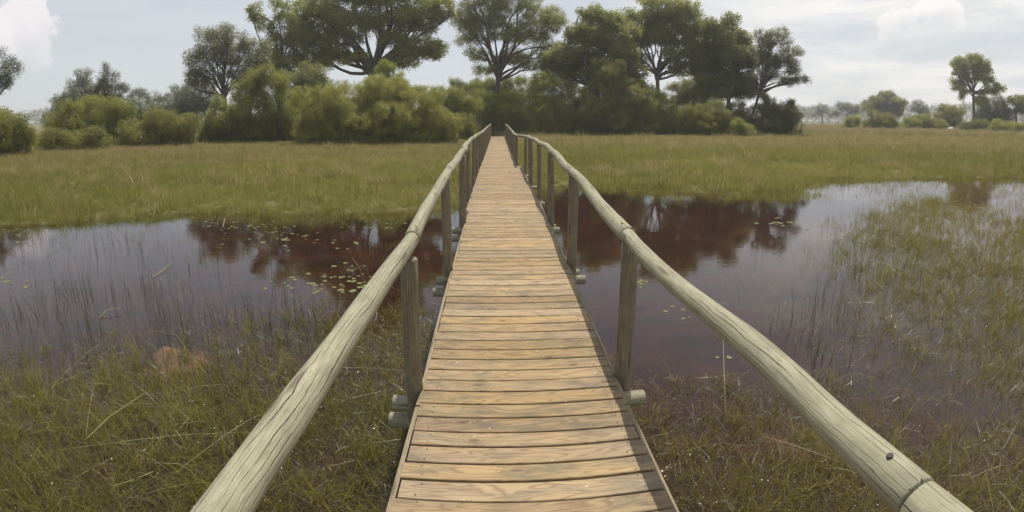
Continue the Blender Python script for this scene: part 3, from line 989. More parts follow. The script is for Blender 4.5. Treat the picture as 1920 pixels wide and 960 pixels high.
    for side in (-1, 1):
        py = [p + (0 if side > 0 else -0.02) for p in posts_y]
        if side < 0:
            joints = [-2.0] + py[1:]
        else:
            joints = [-1.9, py[0] + 0.115] + py[1:]
        for j in range(len(joints) - 1):
            ya, yb = joints[j], joints[j + 1] - 0.010
            if ya > 17 and j % 2 == 0 and False:
                continue
            n = 26
            pts, rad = [], []
            b1, b2 = float(rng.normal()) * 0.014, float(rng.normal()) * 0.012
            r_near, r_far = (0.057, 0.050)
            if j % 2: r_near, r_far = (0.054, 0.051)
            if side < 0: r_near, r_far = r_near - 0.007, r_far - 0.004
            elif ya < 2: r_near, r_far = 0.0445, 0.043
            else: r_near, r_far = r_near - 0.006, r_far - 0.005
            for q in range(n):
                t = q / (n - 1)
                yy = ya + (yb - ya) * t
                x = rail_x(side, yy) + b1 * math.sin(math.pi * t) + b2 * math.sin(2 * math.pi * t)
                z = DECK + rail_z(side, max(yy, -1)) + 0.006 * math.sin(math.pi * t * 2 + j)
                pts.append(Vector((BX(x, yy), yy, z)))
                rad.append((r_near + (r_far - r_near) * t) * (1 + 0.02 * math.sin(t * 17 + j * 2)))
            if side > 0 and j == 0:
                rad = [0.049] * n
            for kb in range(3):       # knots swell the pole here and there
                kc, kw, ka = float(rng.uniform(0.1, 0.9)), float(rng.uniform(0.03, 0.07)), float(rng.uniform(0.02, 0.06))
                rad = [r_ * (1 + ka * math.exp(-((q / (n - 1) - kc) / kw) ** 2)) for q, r_ in enumerate(rad)]
            # a short tenon runs into the next pole and leaves a dark seam
            d_ = (pts[-1] - pts[-2]).normalized()
            pts = pts + [pts[-1] + d_ * 0.002, pts[-1] + d_ * 0.05]
            rad = rad[:-1] + [rad[-1] * 0.97, rad[-1] * 0.72, rad[-1] * 0.70]
            n = len(pts)
            o0 = pts[0].copy()
            me = log_mesh('handrail', [p - o0 for p in pts], rad, 20, 0.028, 900 + j * 2 + side)
            h = part('handrail', me, M['rail'], o0)
            for q, dd in ((0, 0.10),):
                if ya < 0 and q == 0: continue
                p = pts[q] - o0
                tdir = (pts[min(q + 1, n - 1)] - pts[max(q - 1, 0)]).normalized()
                b = link('bolt', bm, None, h, p + tdir * dd + Vector((-0.012 * side, 0, rad[q] * 1.0)), (0, -0.25 * side, 0))
    # pale splintered scar beside the nearest joint on the right handrail
    return root


build_ground()
build_water()
build_bridge()

# ------------------------------------------------------------------ trees
B1, B2, B3 = 'big trees beyond the far bank', 'bushes along the far bank', 'distant trees on the plain'
woody('tree', 'pale airy tree with open drooping crown, leftmost of the big trees beyond the bank', 'tree', B1, 50, (425, 240),
      [(395, 85, 42, 30), (365, 105, 22, 18), (440, 75, 34, 26), (480, 100, 36, 30), (385, 140, 30, 18), (372, 152, 24, 10), (450, 130, 34, 26), (420, 60, 24, 14), (470, 150, 30, 20), (420, 105, 26, 18), (362, 135, 16, 10)],
      'airy', 0.24, (420, 165), 'bark', 0.95, 0.85, depth=0.8, twigs=10)
woody('tree', 'tall thin-leaved tree with feathery separate tufts behind the pale airy tree', 'tree', B1, 56, (520, 240),
      [(478, 22, 18, 16), (500, 45, 20, 16), (525, 15, 20, 22), (548, 45, 22, 20), (520, 80, 28, 20), (560, 85, 24, 26), (500, 105, 28, 20), (545, 120, 30, 24)],
      'tree', 0.26, (525, 120), 'bark', 0.7, 0.8, depth=0.8, twigs=9)
woody('tree', 'largest dark spreading tree with thick low forking limbs left of the bridge', 'tree', B1, 58, (690, 240),
      [(600, 40, 52, 34), (570, 20, 34, 26), (650, 5, 60, 34), (715, -25, 70, 38), (780, 5, 62, 32), (660, 55, 46, 30), (730, 40, 50, 28), (595, 80, 34, 22), (620, 100, 30, 14),
       (790, 85, 44, 20), (760, 108, 38, 16), (815, 95, 26, 14), (800, 40, 36, 20), (690, -70, 90, 40), (740, 75, 30, 16), (650, 105, 30, 12), (830, 15, 30, 22), (585, 115, 34, 22), (565, 65, 34, 26)],
      'tree', 0.50, (700, 115), 'bark', 0.72, 0.9, depth=0.9, twigs=9, tint0=0.55)
woody('tree', 'wide fine-leaved tree with many steep limbs directly behind the bridge end', 'tree', B1, 60, (930, 240),
      [(905, 20, 48, 34), (960, -5, 56, 36), (1010, 30, 44, 26), (880, 60, 32, 22), (940, 55, 40, 24), (990, 70, 40, 18), (1035, 40, 26, 20), (895, 100, 22, 14), (960, 105, 32, 14), (1025, 95, 36, 12),
       (870, 30, 24, 20), (930, -40, 70, 30), (1000, 118, 28, 12), (910, 130, 22, 10)],
      'fine', 0.36, (935, 125), 'bark', 1.05, 0.95, depth=0.8, twigs=12, tint0=0.45)
woody('tree', 'dense rounded brownish-green tree between the bridge end tree and the double-trunked tree', 'tree', B1, 57, (1120, 240),
      [(1085, 85, 44, 34), (1120, 50, 44, 30), (1160, 75, 40, 36), (1060, 110, 32, 22), (1100, 120, 40, 22), (1170, 120, 34, 24), (1110, 25, 26, 14), (1155, 40, 26, 16), (1065, 140, 26, 16), (1120, 148, 34, 18), (1182, 146, 30, 22), (1030, 118, 22, 16)],
      'tree', 0.36, (1120, 150), 'bark', 1.05, 0.9, depth=0.9, tint0=0.32)
woody('tree', 'tall dome-crowned tree with double grey trunk right of the bridge', 'tree', B1, 62, (1232, 240),
      [(1200, 40, 44, 30), (1245, 15, 56, 24), (1290, 45, 42, 30), (1225, 70, 36, 22), (1275, 90, 38, 22), (1190, 75, 30, 22), (1250, 50, 40, 24), (1300, 100, 30, 24), (1195, 112, 24, 14), (1288, 128, 32, 16), (1305, 72, 28, 22), (1170, 90, 20, 16)],
      'tree', 0.34, (1232, 130), 'bark_pale', 0.85, 0.95, depth=0.85, twigs=10, tint0=0.5)
woody('tree', 'upright round-topped tree with dense dark crown beside the leaning tree', 'tree', B1, 60, (1368, 240),
      [(1360, 60, 38, 28), (1350, 100, 42, 34), (1385, 90, 36, 34), (1395, 130, 32, 26), (1340, 140, 36, 26), (1370, 165, 38, 20), (1325, 115, 24, 30), (1320, 160, 26, 20), (1405, 160, 20, 16)],
      'dark', 0.32, (1366, 170), 'bark', 1.0, 0.9, depth=0.9, tint0=0.55)
woody('tree', 'slim leaning open-crowned tree at the right edge of the tree belt', 'tree', B1, 57, (1395, 240),
      [(1455, 70, 28, 16), (1435, 90, 20, 16), (1480, 95, 22, 14), (1465, 118, 28, 12), (1485, 128, 18, 10), (1445, 140, 20, 10), (1498, 148, 18, 8), (1475, 150, 16, 7), (1425, 65, 14, 10), (1418, 175, 16, 8), (1450, 108, 22, 12), (1430, 122, 16, 12), (1410, 150, 16, 12)],
      'airy', 0.20, (1430, 155), 'bark', 1.15, 0.75, depth=0.7, twigs=12, tint0=0.35)
woody('tree', 'partly cut-off round tree at the left edge of the view', 'tree', B1, 45, (-35, 240),
      [(-5, 110, 36, 24), (20, 130, 26, 20), (-40, 130, 50, 34), (0, 155, 22, 14), (-30, 90, 30, 16)], 'blue', 0.25, (-30, 190), 'bark', 0.75, 0.8, depth=0.8, tint0=0.5)
woody('tree', 'grey-green spire-topped tree, left of the two pointed trees on the left', 'tree', 'pointed trees on the left', 62, (160, 240),
      [(157, 142, 18, 16), (155, 168, 32, 22), (128, 188, 30, 18), (180, 180, 26, 20), (116, 208, 28, 20), (165, 205, 40, 20)], 'blue', 0.2, (158, 190), 'bark', 0.9, 0.75, tint0=0.3)
woody('tree', 'grey-green spire-topped tree with bare twigs, right of the two pointed trees on the left', 'tree', 'pointed trees on the left', 60, (203, 240),
      [(201, 128, 10, 14), (204, 150, 22, 18), (216, 172, 28, 18), (188, 172, 24, 20), (236, 165, 13, 9), (208, 196, 36, 20), (240, 190, 18, 14)], 'blue', 0.2, (203, 185), 'bark', 0.85, 0.7, tint0=0.3)
woody('tree', 'small flat-topped hazy tree between the pointed trees and the airy tree', 'tree', B3, 95, (262, 235),
      [(262, 172, 16, 8), (250, 185, 14, 9), (275, 180, 12, 8)], 'blue', 0.25, (262, 200), 'bark', 0.9, 1.1, tint0=0.3)
woody('tree', 'thin upright hazy tree just left of the airy tree', 'tree', B3, 92, (325, 235),
      [(325, 163, 11, 9), (322, 180, 14, 12), (305, 190, 18, 10), (330, 195, 12, 8)], 'blue', 0.2, (325, 195), 'bark', 0.75, 1.0, tint0=0.3)
woody('tree', 'lone tall open tree standing over the distant bushes on the right', 'tree', B3, 115, (1826, 240),
      [(1800, 118, 20, 10), (1826, 112, 20, 10), (1845, 128, 20, 14), (1805, 135, 18, 12), (1795, 158, 18, 10), (1850, 150, 16, 10), (1822, 145, 22, 12), (1870, 165, 14, 8), (1855, 172, 18, 8), (1808, 176, 14, 9), (1840, 188, 16, 9), (1832, 130, 20, 12)],
      'tree', 0.42, (1825, 165), 'bark', 0.8, 1.25, depth=0.8, tint0=0.55, twigs=8)
woody('tree', 'broad dark umbrella-shaped tree in the distance on the right', 'tree', B3, 170, (1665, 235),
      [(1662, 186, 30, 12), (1640, 198, 26, 12), (1685, 195, 18, 12), (1665, 208, 30, 12)], 'dark', 0.5, (1665, 215), 'bark', 1.0, 1.5, tint0=0.6)
woody('tree', 'small pale hazy tree right of the umbrella-shaped tree', 'tree', B3, 160, (1725, 235),
      [(1722, 192, 14, 8), (1715, 205, 12, 10), (1735, 208, 16, 9)], 'blue', 0.35, (1725, 212), 'bark', 0.85, 1.4, tint0=0.5)
woody('tree', 'rounded hazy tree left of the umbrella-shaped tree', 'tree', B3, 190, (1588, 235),
      [(1580, 200, 16, 8), (1600, 206, 18, 9), (1570, 212, 12, 8)], 'blue', 0.4, (1588, 216), 'bark', 1.0, 1.6, tint0=0.35)
woody('tree', 'low flat hazy tree, leftmost on the distant plain', 'tree', B3, 230, (1542, 235),
      [(1542, 204, 16, 6), (1530, 212, 14, 7), (1558, 212, 12, 6)], 'blue', 0.4, (1542, 216), 'bark', 1.0, 1.8, tint0=0.35)
woody('tree', 'tree with open crown at the far right edge of the view', 'tree', B3, 120, (1905, 240),
      [(1905, 188, 20, 10), (1920, 200, 22, 14), (1880, 198, 14, 10), (1940, 185, 20, 14)], 'dark', 0.35, (1905, 210), 'bark', 0.8, 1.2, tint0=0.55)

# ------------------------------------------------------------------ bushes
def bush(label, d, px, lobes, leaf, group=B2, dens=1.0, size=0.85, tint0=0.5):
    return woody('bush', label, 'bush', group, d, (px, 240), lobes, leaf, dens=dens, size=size, parts=('stem', 'foliage'), tint0=tint0, shell=0.6)


bush('green rounded bush at the left edge of the view below the cut-off tree', 33, 25, [(20, 235, 34, 26), (-20, 230, 40, 30), (48, 255, 20, 16), (0, 262, 40, 20)], 'green', tint0=0.3)
bush('mixed green thicket bush below the two pointed trees', 42, 160, [(140, 212, 38, 26), (185, 203, 36, 28), (106, 228, 26, 24), (222, 212, 32, 26), (160, 240, 50, 20)], 'green', tint0=0.38)
bush('low straggling brownish bush in front of the pointed trees', 36, 130, [(95, 255, 30, 14), (140, 258, 34, 13), (180, 255, 26, 14)], 'bush', size=0.75, tint0=0.25)
bush('wide pale olive bush with dark hollow left of the dark thicket', 39, 290, [(250, 240, 30, 22), (290, 230, 36, 22), (335, 235, 34, 26), (290, 252, 44, 14), (245, 262, 30, 9), (350, 255, 20, 14)], 'bush', tint0=0.3)
bush('tall hazy green bush mass behind the soft wide green bush', 56, 330, [(300, 195, 30, 20), (345, 188, 34, 22), (385, 180, 30, 26), (255, 200, 26, 16)], 'bluebush', tint0=0.55, size=0.9)
bush('soft wide green bush below the small flat-topped hazy tree', 50, 280, [(250, 205, 30, 16), (285, 208, 30, 14), (320, 205, 28, 14), (355, 200, 26, 16)], 'blue', tint0=0.6)
bush('small hazy green bush between the olive bush and the airy tree', 60, 345, [(340, 200, 22, 12), (370, 205, 24, 14), (300, 210, 20, 12)], 'bluebush', tint0=0.4, size=1.0)
bush('tall dark shaded thicket bush with yellow-green top left of the great olive bush', 42, 470, [(415, 215, 38, 32), (460, 175, 34, 30), (500, 160, 36, 30), (520, 200, 40, 36), (450, 228, 50, 30), (400, 245, 34, 20), (540, 235, 30, 22), (480, 145, 28, 16)], 'green', tint0=0.33)
bush('dark leafy bush under the largest tree between the thicket and the olive dome', 46, 555, [(545, 160, 36, 28), (580, 145, 30, 26), (600, 170, 34, 24), (560, 195, 34, 24)], 'darkbush', tint0=0.6)
bush('great olive dome-shaped bush filling the bank left of the bridge', 38, 690, [(600, 195, 48, 34), (660, 180, 56, 36), (720, 175, 54, 34), (780, 195, 46, 30), (640, 225, 60, 28), (720, 225, 66, 26), (800, 225, 42, 22), (590, 235, 36, 20), (600, 255, 34, 12), (700, 250, 60, 13), (840, 232, 26, 18)], 'bush', dens=1.1, size=0.7, tint0=0.6)
bush('bright green small tree-like bush rising out of the olive dome bush', 41, 722, [(722, 130, 20, 14), (735, 148, 26, 18), (712, 155, 24, 16), (755, 165, 26, 16)], 'green', size=0.7, tint0=0.6)
bush('green bush sloping down behind the olive dome towards the bridge', 50, 830, [(800, 172, 36, 16), (850, 185, 34, 18), (835, 205, 40, 22), (880, 200, 24, 20)], 'green', tint0=0.65)
bush('full green bush around the trunk of the fine-leaved tree behind the bridge', 63, 940, [(905, 165, 26, 16), (935, 158, 28, 18), (970, 160, 28, 18), (1000, 160, 22, 20), (940, 185, 50, 18)], 'green', tint0=0.5)
bush('small dark rounded bush showing against the sky left of the bridge end tree', 66, 862, [(855, 155, 12, 10), (868, 162, 18, 10), (895, 158, 16, 10), (880, 172, 30, 10)], 'green', tint0=0.3)
bush('feathery pale bush just left of the far end of the bridge', 44, 850, [(840, 238, 24, 16), (870, 230, 24, 18), (885, 245, 14, 11)], 'bush', size=0.7, tint0=0.3)
bush('rust-coloured dead bush at the left rail end', 46, 880, [(884, 244, 9, 8), (876, 236, 7, 8)], 'rust', size=0.5, dens=0.6)
bush('leafy green bush directly behind the end of the bridge', 58, 935, [(905, 195, 26, 18), (940, 190, 28, 18), (930, 215, 36, 20), (970, 200, 24, 20), (950, 228, 30, 12), (985, 220, 20, 12)], 'green', tint0=0.62)
bush('tall bright-topped green bush right of the bridge end', 55, 1030, [(1025, 150, 26, 18), (1050, 165, 30, 22), (1005, 175, 20, 22), (1035, 195, 34, 24), (1060, 215, 32, 20), (1030, 225, 28, 15)], 'green', tint0=0.68)
bush('narrow mid-green bush filling the gap left of the cone-shaped bush', 58, 1085, [(1082, 178, 26, 24), (1090, 205, 28, 22), (1075, 225, 26, 16)], 'green', tint0=0.6)
bush('tall cone-shaped olive-brown bush right of the bridge', 54, 1150, [(1140, 125, 28, 18), (1150, 155, 38, 30), (1120, 180, 34, 30), (1170, 190, 38, 30), (1140, 215, 44, 26), (1110, 225, 26, 16)], 'bush', dens=1.0, size=0.75, tint0=0.3)
bush('light green spreading bush between the cone bush and the double-trunked tree', 55, 1225, [(1215, 185, 32, 20), (1245, 200, 34, 24), (1205, 220, 34, 20), (1260, 225, 26, 16), (1230, 232, 36, 12), (1200, 165, 24, 16)], 'green', tint0=0.72)
bush('dark bush behind the double-trunked tree', 66, 1290, [(1275, 165, 24, 16), (1305, 160, 30, 18), (1290, 185, 34, 18), (1330, 185, 26, 18)], 'darkbush', tint0=0.5, size=0.95)
bush('low yellow-green bush with pale twigs in front of the dark crowns', 53, 1320, [(1295, 215, 28, 18), (1335, 205, 32, 18), (1310, 232, 36, 12), (1355, 222, 26, 16)], 'bush', tint0=0.3)
bush('small bright green bush at the foot of the leaning tree', 51, 1385, [(1385, 232, 16, 9), (1395, 238, 16, 7)], 'green', size=0.6, tint0=0.7)
bush('dark low bush under the leaning tree', 55, 1400, [(1380, 205, 26, 18), (1410, 215, 26, 18), (1365, 222, 24, 14)], 'darkbush', tint0=0.35)
bush('near-black spiky bush ending the tree belt on the right', 56, 1465, [(1440, 200, 22, 16), (1465, 205, 24, 16), (1490, 218, 18, 14), (1455, 225, 34, 13), (1432, 182, 10, 8), (1480, 193, 10, 7)], 'darkbush', tint0=0.3)
BR = 'bushes on the plain at the right'
bush('small round pale green bush, leftmost of those on the plain', 105, 1603, [(1600, 225, 17, 9), (1590, 230, 10, 6)], 'green', BR, size=1.0, tint0=0.6)
bush('spiky grey-green bush with dark shade at its right side', 100, 1645, [(1638, 215, 14, 12), (1655, 224, 20, 11), (1630, 228, 14, 7), (1672, 226, 14, 9)], 'bush', BR, size=1.0, tint0=0.25)
bush('long low green bush right of the spiky bush', 110, 1730, [(1705, 228, 18, 8), (1730, 224, 22, 10), (1755, 232, 22, 8)], 'green', BR, size=1.0, tint0=0.45)
bush('pale feathery bush left of the lone tall tree', 118, 1785, [(1775, 205, 18, 12), (1790, 215, 24, 14), (1765, 220, 16, 12)], 'bush', BR, size=1.1, tint0=0.4)
bush('black-green low bush at the foot of the lone tall tree', 100, 1825, [(1815, 236, 20, 8), (1838, 232, 16, 10)], 'darkbush', BR, size=0.9, tint0=0.15)
bush('grey-green bush behind the lone tall tree', 122, 1865, [(1860, 195, 24, 14), (1880, 210, 24, 14), (1845, 212, 16, 14)], 'bluebush', BR, size=1.2, tint0=0.3)
bush('bright low bush right of the lone tall tree', 92, 1885, [(1870, 234, 18, 9), (1900, 238, 22, 8), (1930, 238, 20, 8)], 'green', BR, size=0.9, tint0=0.65)

# the far-off wood on the skyline: one mass
def skyline():
    P, T, S = [], [], []
    for a0, a1, n in ((-66, -36, 1600), (-5, 8, 250), (31, 68, 3400)):
        az = np.radians(rng.uniform(a0, a1, n))
        d = rng.uniform(270, 330, n)
        hmax = (10.0 if a0 > 20 else 5.5) + 4.0 * noise2(az * 40, az * 0, 1.0, 6)
        z = rng.random(n) ** 0.8 * np.clip(hmax, 2, 12)
        x, y = np.sin(az) * d, np.cos(az) * d
        P.append(np.c_[x, y, terrain(x, y) + z + 0.5]); T.append(0.35 + 0.2 * rng.normal(size=n)); S.append(rng.uniform(2.4, 4.5, n))
    P, T, S = np.concatenate(P), np.concatenate(T), np.concatenate(S)
    rot = np.c_[rng.normal(size=len(P)) * .3, rng.normal(size=len(P)) * .3, rng.uniform(0, 6.28, len(P))]
    tag(scatter('far_woodland', G['bluebush'], P, rot, S, T, 4), kind='stuff')
skyline()

# ------------------------------------------------------------------ grass, weeds, rushes
TUFT_NEAR = [tuft(f'marsh_tuft_{i}', 14, 0.10, 0.32, 0.0062, 0.10, 0.5, 400 + i, 4, 0.2) for i in range(5)]
TUFT_WEED = [tuft(f'weed_mat_{i}', 16, 0.05, 0.17, 0.0055, 0.13, 1.2, 450 + i, 4, 0.15) for i in range(5)]
TUFT_LONG = [tuft(f'long_blade_{i}', 6, 0.25, 0.55, 0.0065, 0.15, 1.15, 470 + i, 6, 0.3) for i in range(5)]
TUFT_MEAD = [tuft(f'meadow_tuft_{i}', 22, 0.18, 0.42, 0.012, 0.20, 0.45, 500 + i, 3) for i in range(5)]
TUFT_RUSH = [tuft(f'rush_{i}', 3, 0.35, 0.75, 0.006, 0.12, 0.16, 550 + i, 6, 0.25) for i in range(6)]
TUFT_SHORT = [tuft(f'short_rush_{i}', 7, 0.08, 0.24, 0.006, 0.15, 0.12, 580 + i, 3, 0.05) for i in range(5)]
GG = {'long': scatter_group('scatter_long', TUFT_LONG, M['g_near']), 'near': scatter_group('scatter_marsh', TUFT_NEAR, M['g_near']), 'weed': scatter_group('scatter_weed', TUFT_WEED, M['g_weed']),
      'right': scatter_group('scatter_marsh_right', TUFT_NEAR, M['g_right']),
      'mead': scatter_group('scatter_meadow', TUFT_MEAD, M['g_meadow']), 'dry': scatter_group('scatter_dry', TUFT_MEAD, M['g_dry']),
      'rush': scatter_group('scatter_rush', TUFT_RUSH, M['rush']), 'short': scatter_group('scatter_short', TUFT_SHORT, M['g_right'])}


def clear_of_bridge(x, y, m=0.12):
    xb = x + 0.03 * y
    return (xb < -0.56 - m) | (xb > 0.88 + m) | (y > 48)


def field(name, grp, x, y, z, scl, tint, nv, tilt=0.12):
    rot = np.c_[rng.normal(size=len(x)) * tilt, rng.normal(size=len(x)) * tilt, rng.uniform(0, 6.283, len(x))]
    o = scatter(name, GG[grp], np.c_[x, y, z], rot, scl, tint, nv)
    return tag(o, kind='stuff')


def polar(n, r0, r1, a0=-68, a1=68, p=1.0):
    """points spread over a ring sector, r0..r1 metres round the viewing place"""
    az = np.radians(rng.uniform(a0, a1, n))
    r = (rng.random(n) ** p * (r1 ** 1.0 - r0) + r0)
    return np.sin(az) * r, np.cos(az) * r


# left foreground marsh grass, right foreground, submerged weed mats
x = rng.uniform(-9, 12, 60000); y = rng.uniform(-0.6, 13, 60000)
wd = weed_density(x, y)
patch = 0.5 + 0.5 * noise2(x, y, 2.2, 9)
keep = (rng.random(60000) < wd * np.clip(patch * 1.5 - 0.12, 0, 1)) & clear_of_bridge(x, y) & (y < shore(x) + 1) & (np.hypot(x, y) > 0.7)
x, y, wd, patch = x[keep], y[keep], wd[keep], patch[keep]
L = x < 0
tn = 0.52 + 0.22 * noise2(x, y, 1.7, 11) + 0.2 * rng.normal(size=len(x))
field('marsh_grass', 'near', x[L], y[L], np.full(L.sum(), -0.05), rng.uniform(0.55, 1.15, L.sum()), tn[L], 5, 0.25)
Rr = ~L
field('brown_marsh_grass', 'right', x[Rr], y[Rr], np.full(Rr.sum(), -0.06), rng.uniform(0.55, 1.1, Rr.sum()), tn[Rr] + 0.02, 5, 0.15)

x = rng.uniform(-9, 8, 42000); y = rng.uniform(-0.6, 9, 42000)
wd = weed_density(x, y)
keep = (rng.random(42000) < wd ** 0.7 * 0.9) & clear_of_bridge(x, y, -0.5) & (y < shore(x))
x, y = x[keep], y[keep]
field('water_weed', 'weed', x, y, np.full(len(x), -0.055) + rng.normal(size=len(x)) * 0.012, rng.uniform(0.6, 1.2, len(x)), 0.45 + 0.25 * noise2(x, y, 1.5, 12) + 0.15 * rng.normal(size=len(x)), 5, 0.3)

x = rng.uniform(-10, 9, 9000); y = rng.uniform(1.5, 11, 9000)
nz = noise2(x, y, 1.2, 51)
keep = (rng.random(9000) < np.clip(0.25 + 0.9 * nz, 0, 0.8) * np.clip((8.5 - np.hypot(x, y)) / 3, 0, 1)) & clear_of_bridge(x, y, 0.0) & (y < shore(x) - 0.3) & ((x < 0) | (x > 2.2))
x, y = x[keep], y[keep]
field('submerged_weed', 'weed', x, y, -0.13 + 0.02 * rng.normal(size=len(x)), rng.uniform(0.6, 1.1, len(x)), 0.55 + 0.2 * rng.normal(size=len(x)), 5, 0.3)

x = rng.uniform(-8, 8, 9000); y = rng.uniform(-0.6, 7, 9000)
wd = weed_density(x, y)
keep = (rng.random(9000) < wd * np.where(x < 0, 0.75, 0.3) * np.clip(0.5 + noise2(x, y, 1.3, 35), 0.1, 1)) & clear_of_bridge(x, y, 0.25) & (np.hypot(x, y) > 0.9)
x, y = x[keep], y[keep]
field('long_tangled_grass', 'long', x, y, np.full(len(x), -0.04), rng.uniform(0.5, 0.9, len(x)), 0.5 + 0.25 * rng.normal(size=len(x)), 5, 0.3)

# green fringe along the far shore and the wet meadow behind it
x, y = polar(60000, 8, 34, p=0.9)
e = y - shore(x) + 0.5 * noise2(x, y, 1.0, 13)
keep = (rng.random(len(x)) < np.clip((e + 1.4) / 1.6, 0, 1) ** 2) & clear_of_bridge(x, y, 0.0)
x, y = x[keep], y[keep]
r = np.hypot(x, y)
z = np.maximum(terrain(x, y), -0.08) - 0.03
pn = noise2(x, y, 0.33, 14)
tn = 0.40 + 0.34 * pn + 0.12 * noise2(x, y, 1.4, 33) + 0.10 * rng.normal(size=len(x)) + 0.007 * (r - 12)
field('meadow_grass', 'mead', x, y, z, rng.uniform(0.5, 0.95, len(x)) * (0.62 + 0.013 * r) * (1 + 0.42 * np.clip(noise2(x, y, 1.6, 31), -1, 1)), tn, 5, 0.15)

x, y = polar(42000, 26, 75, p=1.0)
keep = clear_of_bridge(x, y, 0.2)
x, y = x[keep], y[keep]
r = np.hypot(x, y)
pn = noise2(x, y, 0.12, 15) + 0.5 * noise2(x, y, 0.5, 16)
tn = 0.42 + 0.22 * pn + 0.12 * rng.normal(size=len(x))
right_green = np.clip((x - 25) / 30, 0, 1) * 0.2
field('far_meadow_grass', 'mead', x, y, terrain(x, y) - 0.03, rng.uniform(0.9, 1.5, len(x)), tn - right_green, 5, 0.15)

# dry straw-coloured grass before the bushes, in drifts
x, y = polar(90000, 12, 70, p=0.85)
r = np.hypot(x, y)
dn = noise2(x, y, 0.28, 17) + 0.6 * noise2(x, y, 1.0, 18)
near_bush = np.exp(-((r - np.interp(x, [-60, -20, -2, 2, 20, 40], [28, 33, 34, 42, 43, 46])) / 7.0) ** 2)
pr = np.clip(dn - 0.3, 0, 1) * 0.8 + 1.4 * near_bush * np.clip(dn + 0.8, 0, 1)
keep = (rng.random(len(x)) < pr) & clear_of_bridge(x, y, 0.2) & (y > shore(x) + 2)
x, y, r = x[keep], y[keep], r[keep]
field('dry_grass', 'dry', x, y, terrain(x, y) - 0.03, rng.uniform(0.8, 1.45, len(x)) * (0.72 + 0.010 * r), 0.55 + 0.22 * rng.normal(size=len(x)), 5, 0.2)

x, y = polar(5200, 12, 62, p=0.9)
keep = clear_of_bridge(x, y, 0.5) & (y > shore(x) + 0.3) & (noise2(x, y, 0.5, 41) > 0.0)
x, y = x[keep], y[keep]
r = np.hypot(x, y)
h_ = rng.uniform(1.0, 2.3, len(x)) * (0.6 + 0.014 * r)
z_ = np.maximum(terrain(x, y), -0.08) - 0.03
dr = noise2(x, y, 0.45, 42) + 0.015 * (r - 25) + 0.4 * rng.normal(size=len(x)) > 0.1
field('dry_tussocks', 'dry', x[dr], y[dr], z_[dr], h_[dr], 0.5 + 0.25 * rng.normal(size=dr.sum()), 5, 0.15)
field('green_tussocks', 'mead', x[~dr], y[~dr], z_[~dr], h_[~dr], 0.35 + 0.2 * rng.normal(size=(~dr).sum()), 5, 0.15)

x, y = polar(16000, 70, 200, 15, 70, p=1.0)
field('plain_grass', 'dry', x, y, terrain(x, y) - 0.03, rng.uniform(1.2, 2.2, len(x)), 0.2 + 0.25 * noise2(x, y, 0.06, 19) + 0.12 * rng.normal(size=len(x)), 5, 0.15)

# rushes standing in the left pool: clumps where the photograph has them
def px_clumps(spec, spread=0.35):
    X, Y = [], []
    for (px, py, n, s) in spec:
        n = int(n * 1.7)
        p = on_water(px, py)
        X.append(p.x + rng.normal(size=n) * s); Y.append(p.y + rng.normal(size=n) * s * 0.8)
    return np.concatenate(X), np.concatenate(Y)



x, y = px_clumps([(110, 545, 9, .28), (140, 540, 8, .25), (180, 560, 7, .3), (260, 545, 9, .22), (285, 560, 8, .3), (340, 530, 6, .3), (420, 600, 7, .22), (445, 610, 7, .22), (480, 600, 4, .2),
                  (545, 600, 6, .2), (575, 610, 6, .2), (640, 580, 5, .2), (60, 470, 14, .5), (240, 470, 10, .5), (310, 460, 10, .5), (520, 560, 5, .3), (30, 600, 8, .3), (230, 640, 8, .4), (400, 690, 8, .35),
                  (500, 700, 7, .35), (120, 700, 6, .4), (590, 680, 6, .3), (1550, 560, 8, .3), (1630, 520, 12, .4), (1750, 470, 14, .6), (1420, 480, 2, .2), (90, 590, 9, .3), (170, 620, 8, .3), (350, 620, 8, .3), (300, 590, 7, .3), (520, 640, 8, .3), (620, 640, 7, .25), (1600, 600, 10, .35), (1500, 650, 8, .3), (1560, 480, 8, .4), (1480, 600, 5, .25)])
keep = clear_of_bridge(x, y)
x, y = x[keep], y[keep]
field('rushes', 'rush', x, y, np.full(len(x), -0.1), rng.uniform(0.55, 1.05, len(x)), rng.uniform(0, .75, len(x)) ** 1.5, 6, 0.13)

# short vertical shoots over the right marsh and round the edges of the pools
x = rng.uniform(-11, 22, 40000); y = rng.uniform(2, 16.5, 40000)
edge = np.interp(y, [0, 2.0, 3.2, 4.6, 6.6, 8.8, 10.5, 13, 16], [2.4, 2.9, 3.3, 3.9, 4.8, 6.6, 9.6, 11, 12])
nz = noise2(x, y, 1.1, 21)
pr = np.where(x > 0, np.clip((x - edge + 0.5 + 0.7 * nz) / 3.0, 0, 0.75), 0.0)
es = shore(x) - y
pr = np.maximum(pr, 0.8 * np.exp(-(np.maximum(es, 0) / (1.3 + 0.7 * nz)) ** 2))
pr = np.maximum(pr, np.where(x < 0, 0.22 * np.clip(nz + 0.35, 0, 1), 0.05 * np.clip(nz + 0.1, 0, 1)))
keep = (rng.random(len(x)) < pr * np.clip(0.6 + 0.6 * nz, 0.12, 1)) & clear_of_bridge(x, y) & (y < shore(x) + 0.4)
x, y = x[keep], y[keep]
field('marsh_shoots', 'short', x, y, np.full(len(x), -0.04), rng.uniform(0.5, 1.05, len(x)), 0.40 + 0.2 * noise2(x, y, 0.9, 22) + 0.15 * rng.normal(size=len(x)), 5, 0.1)


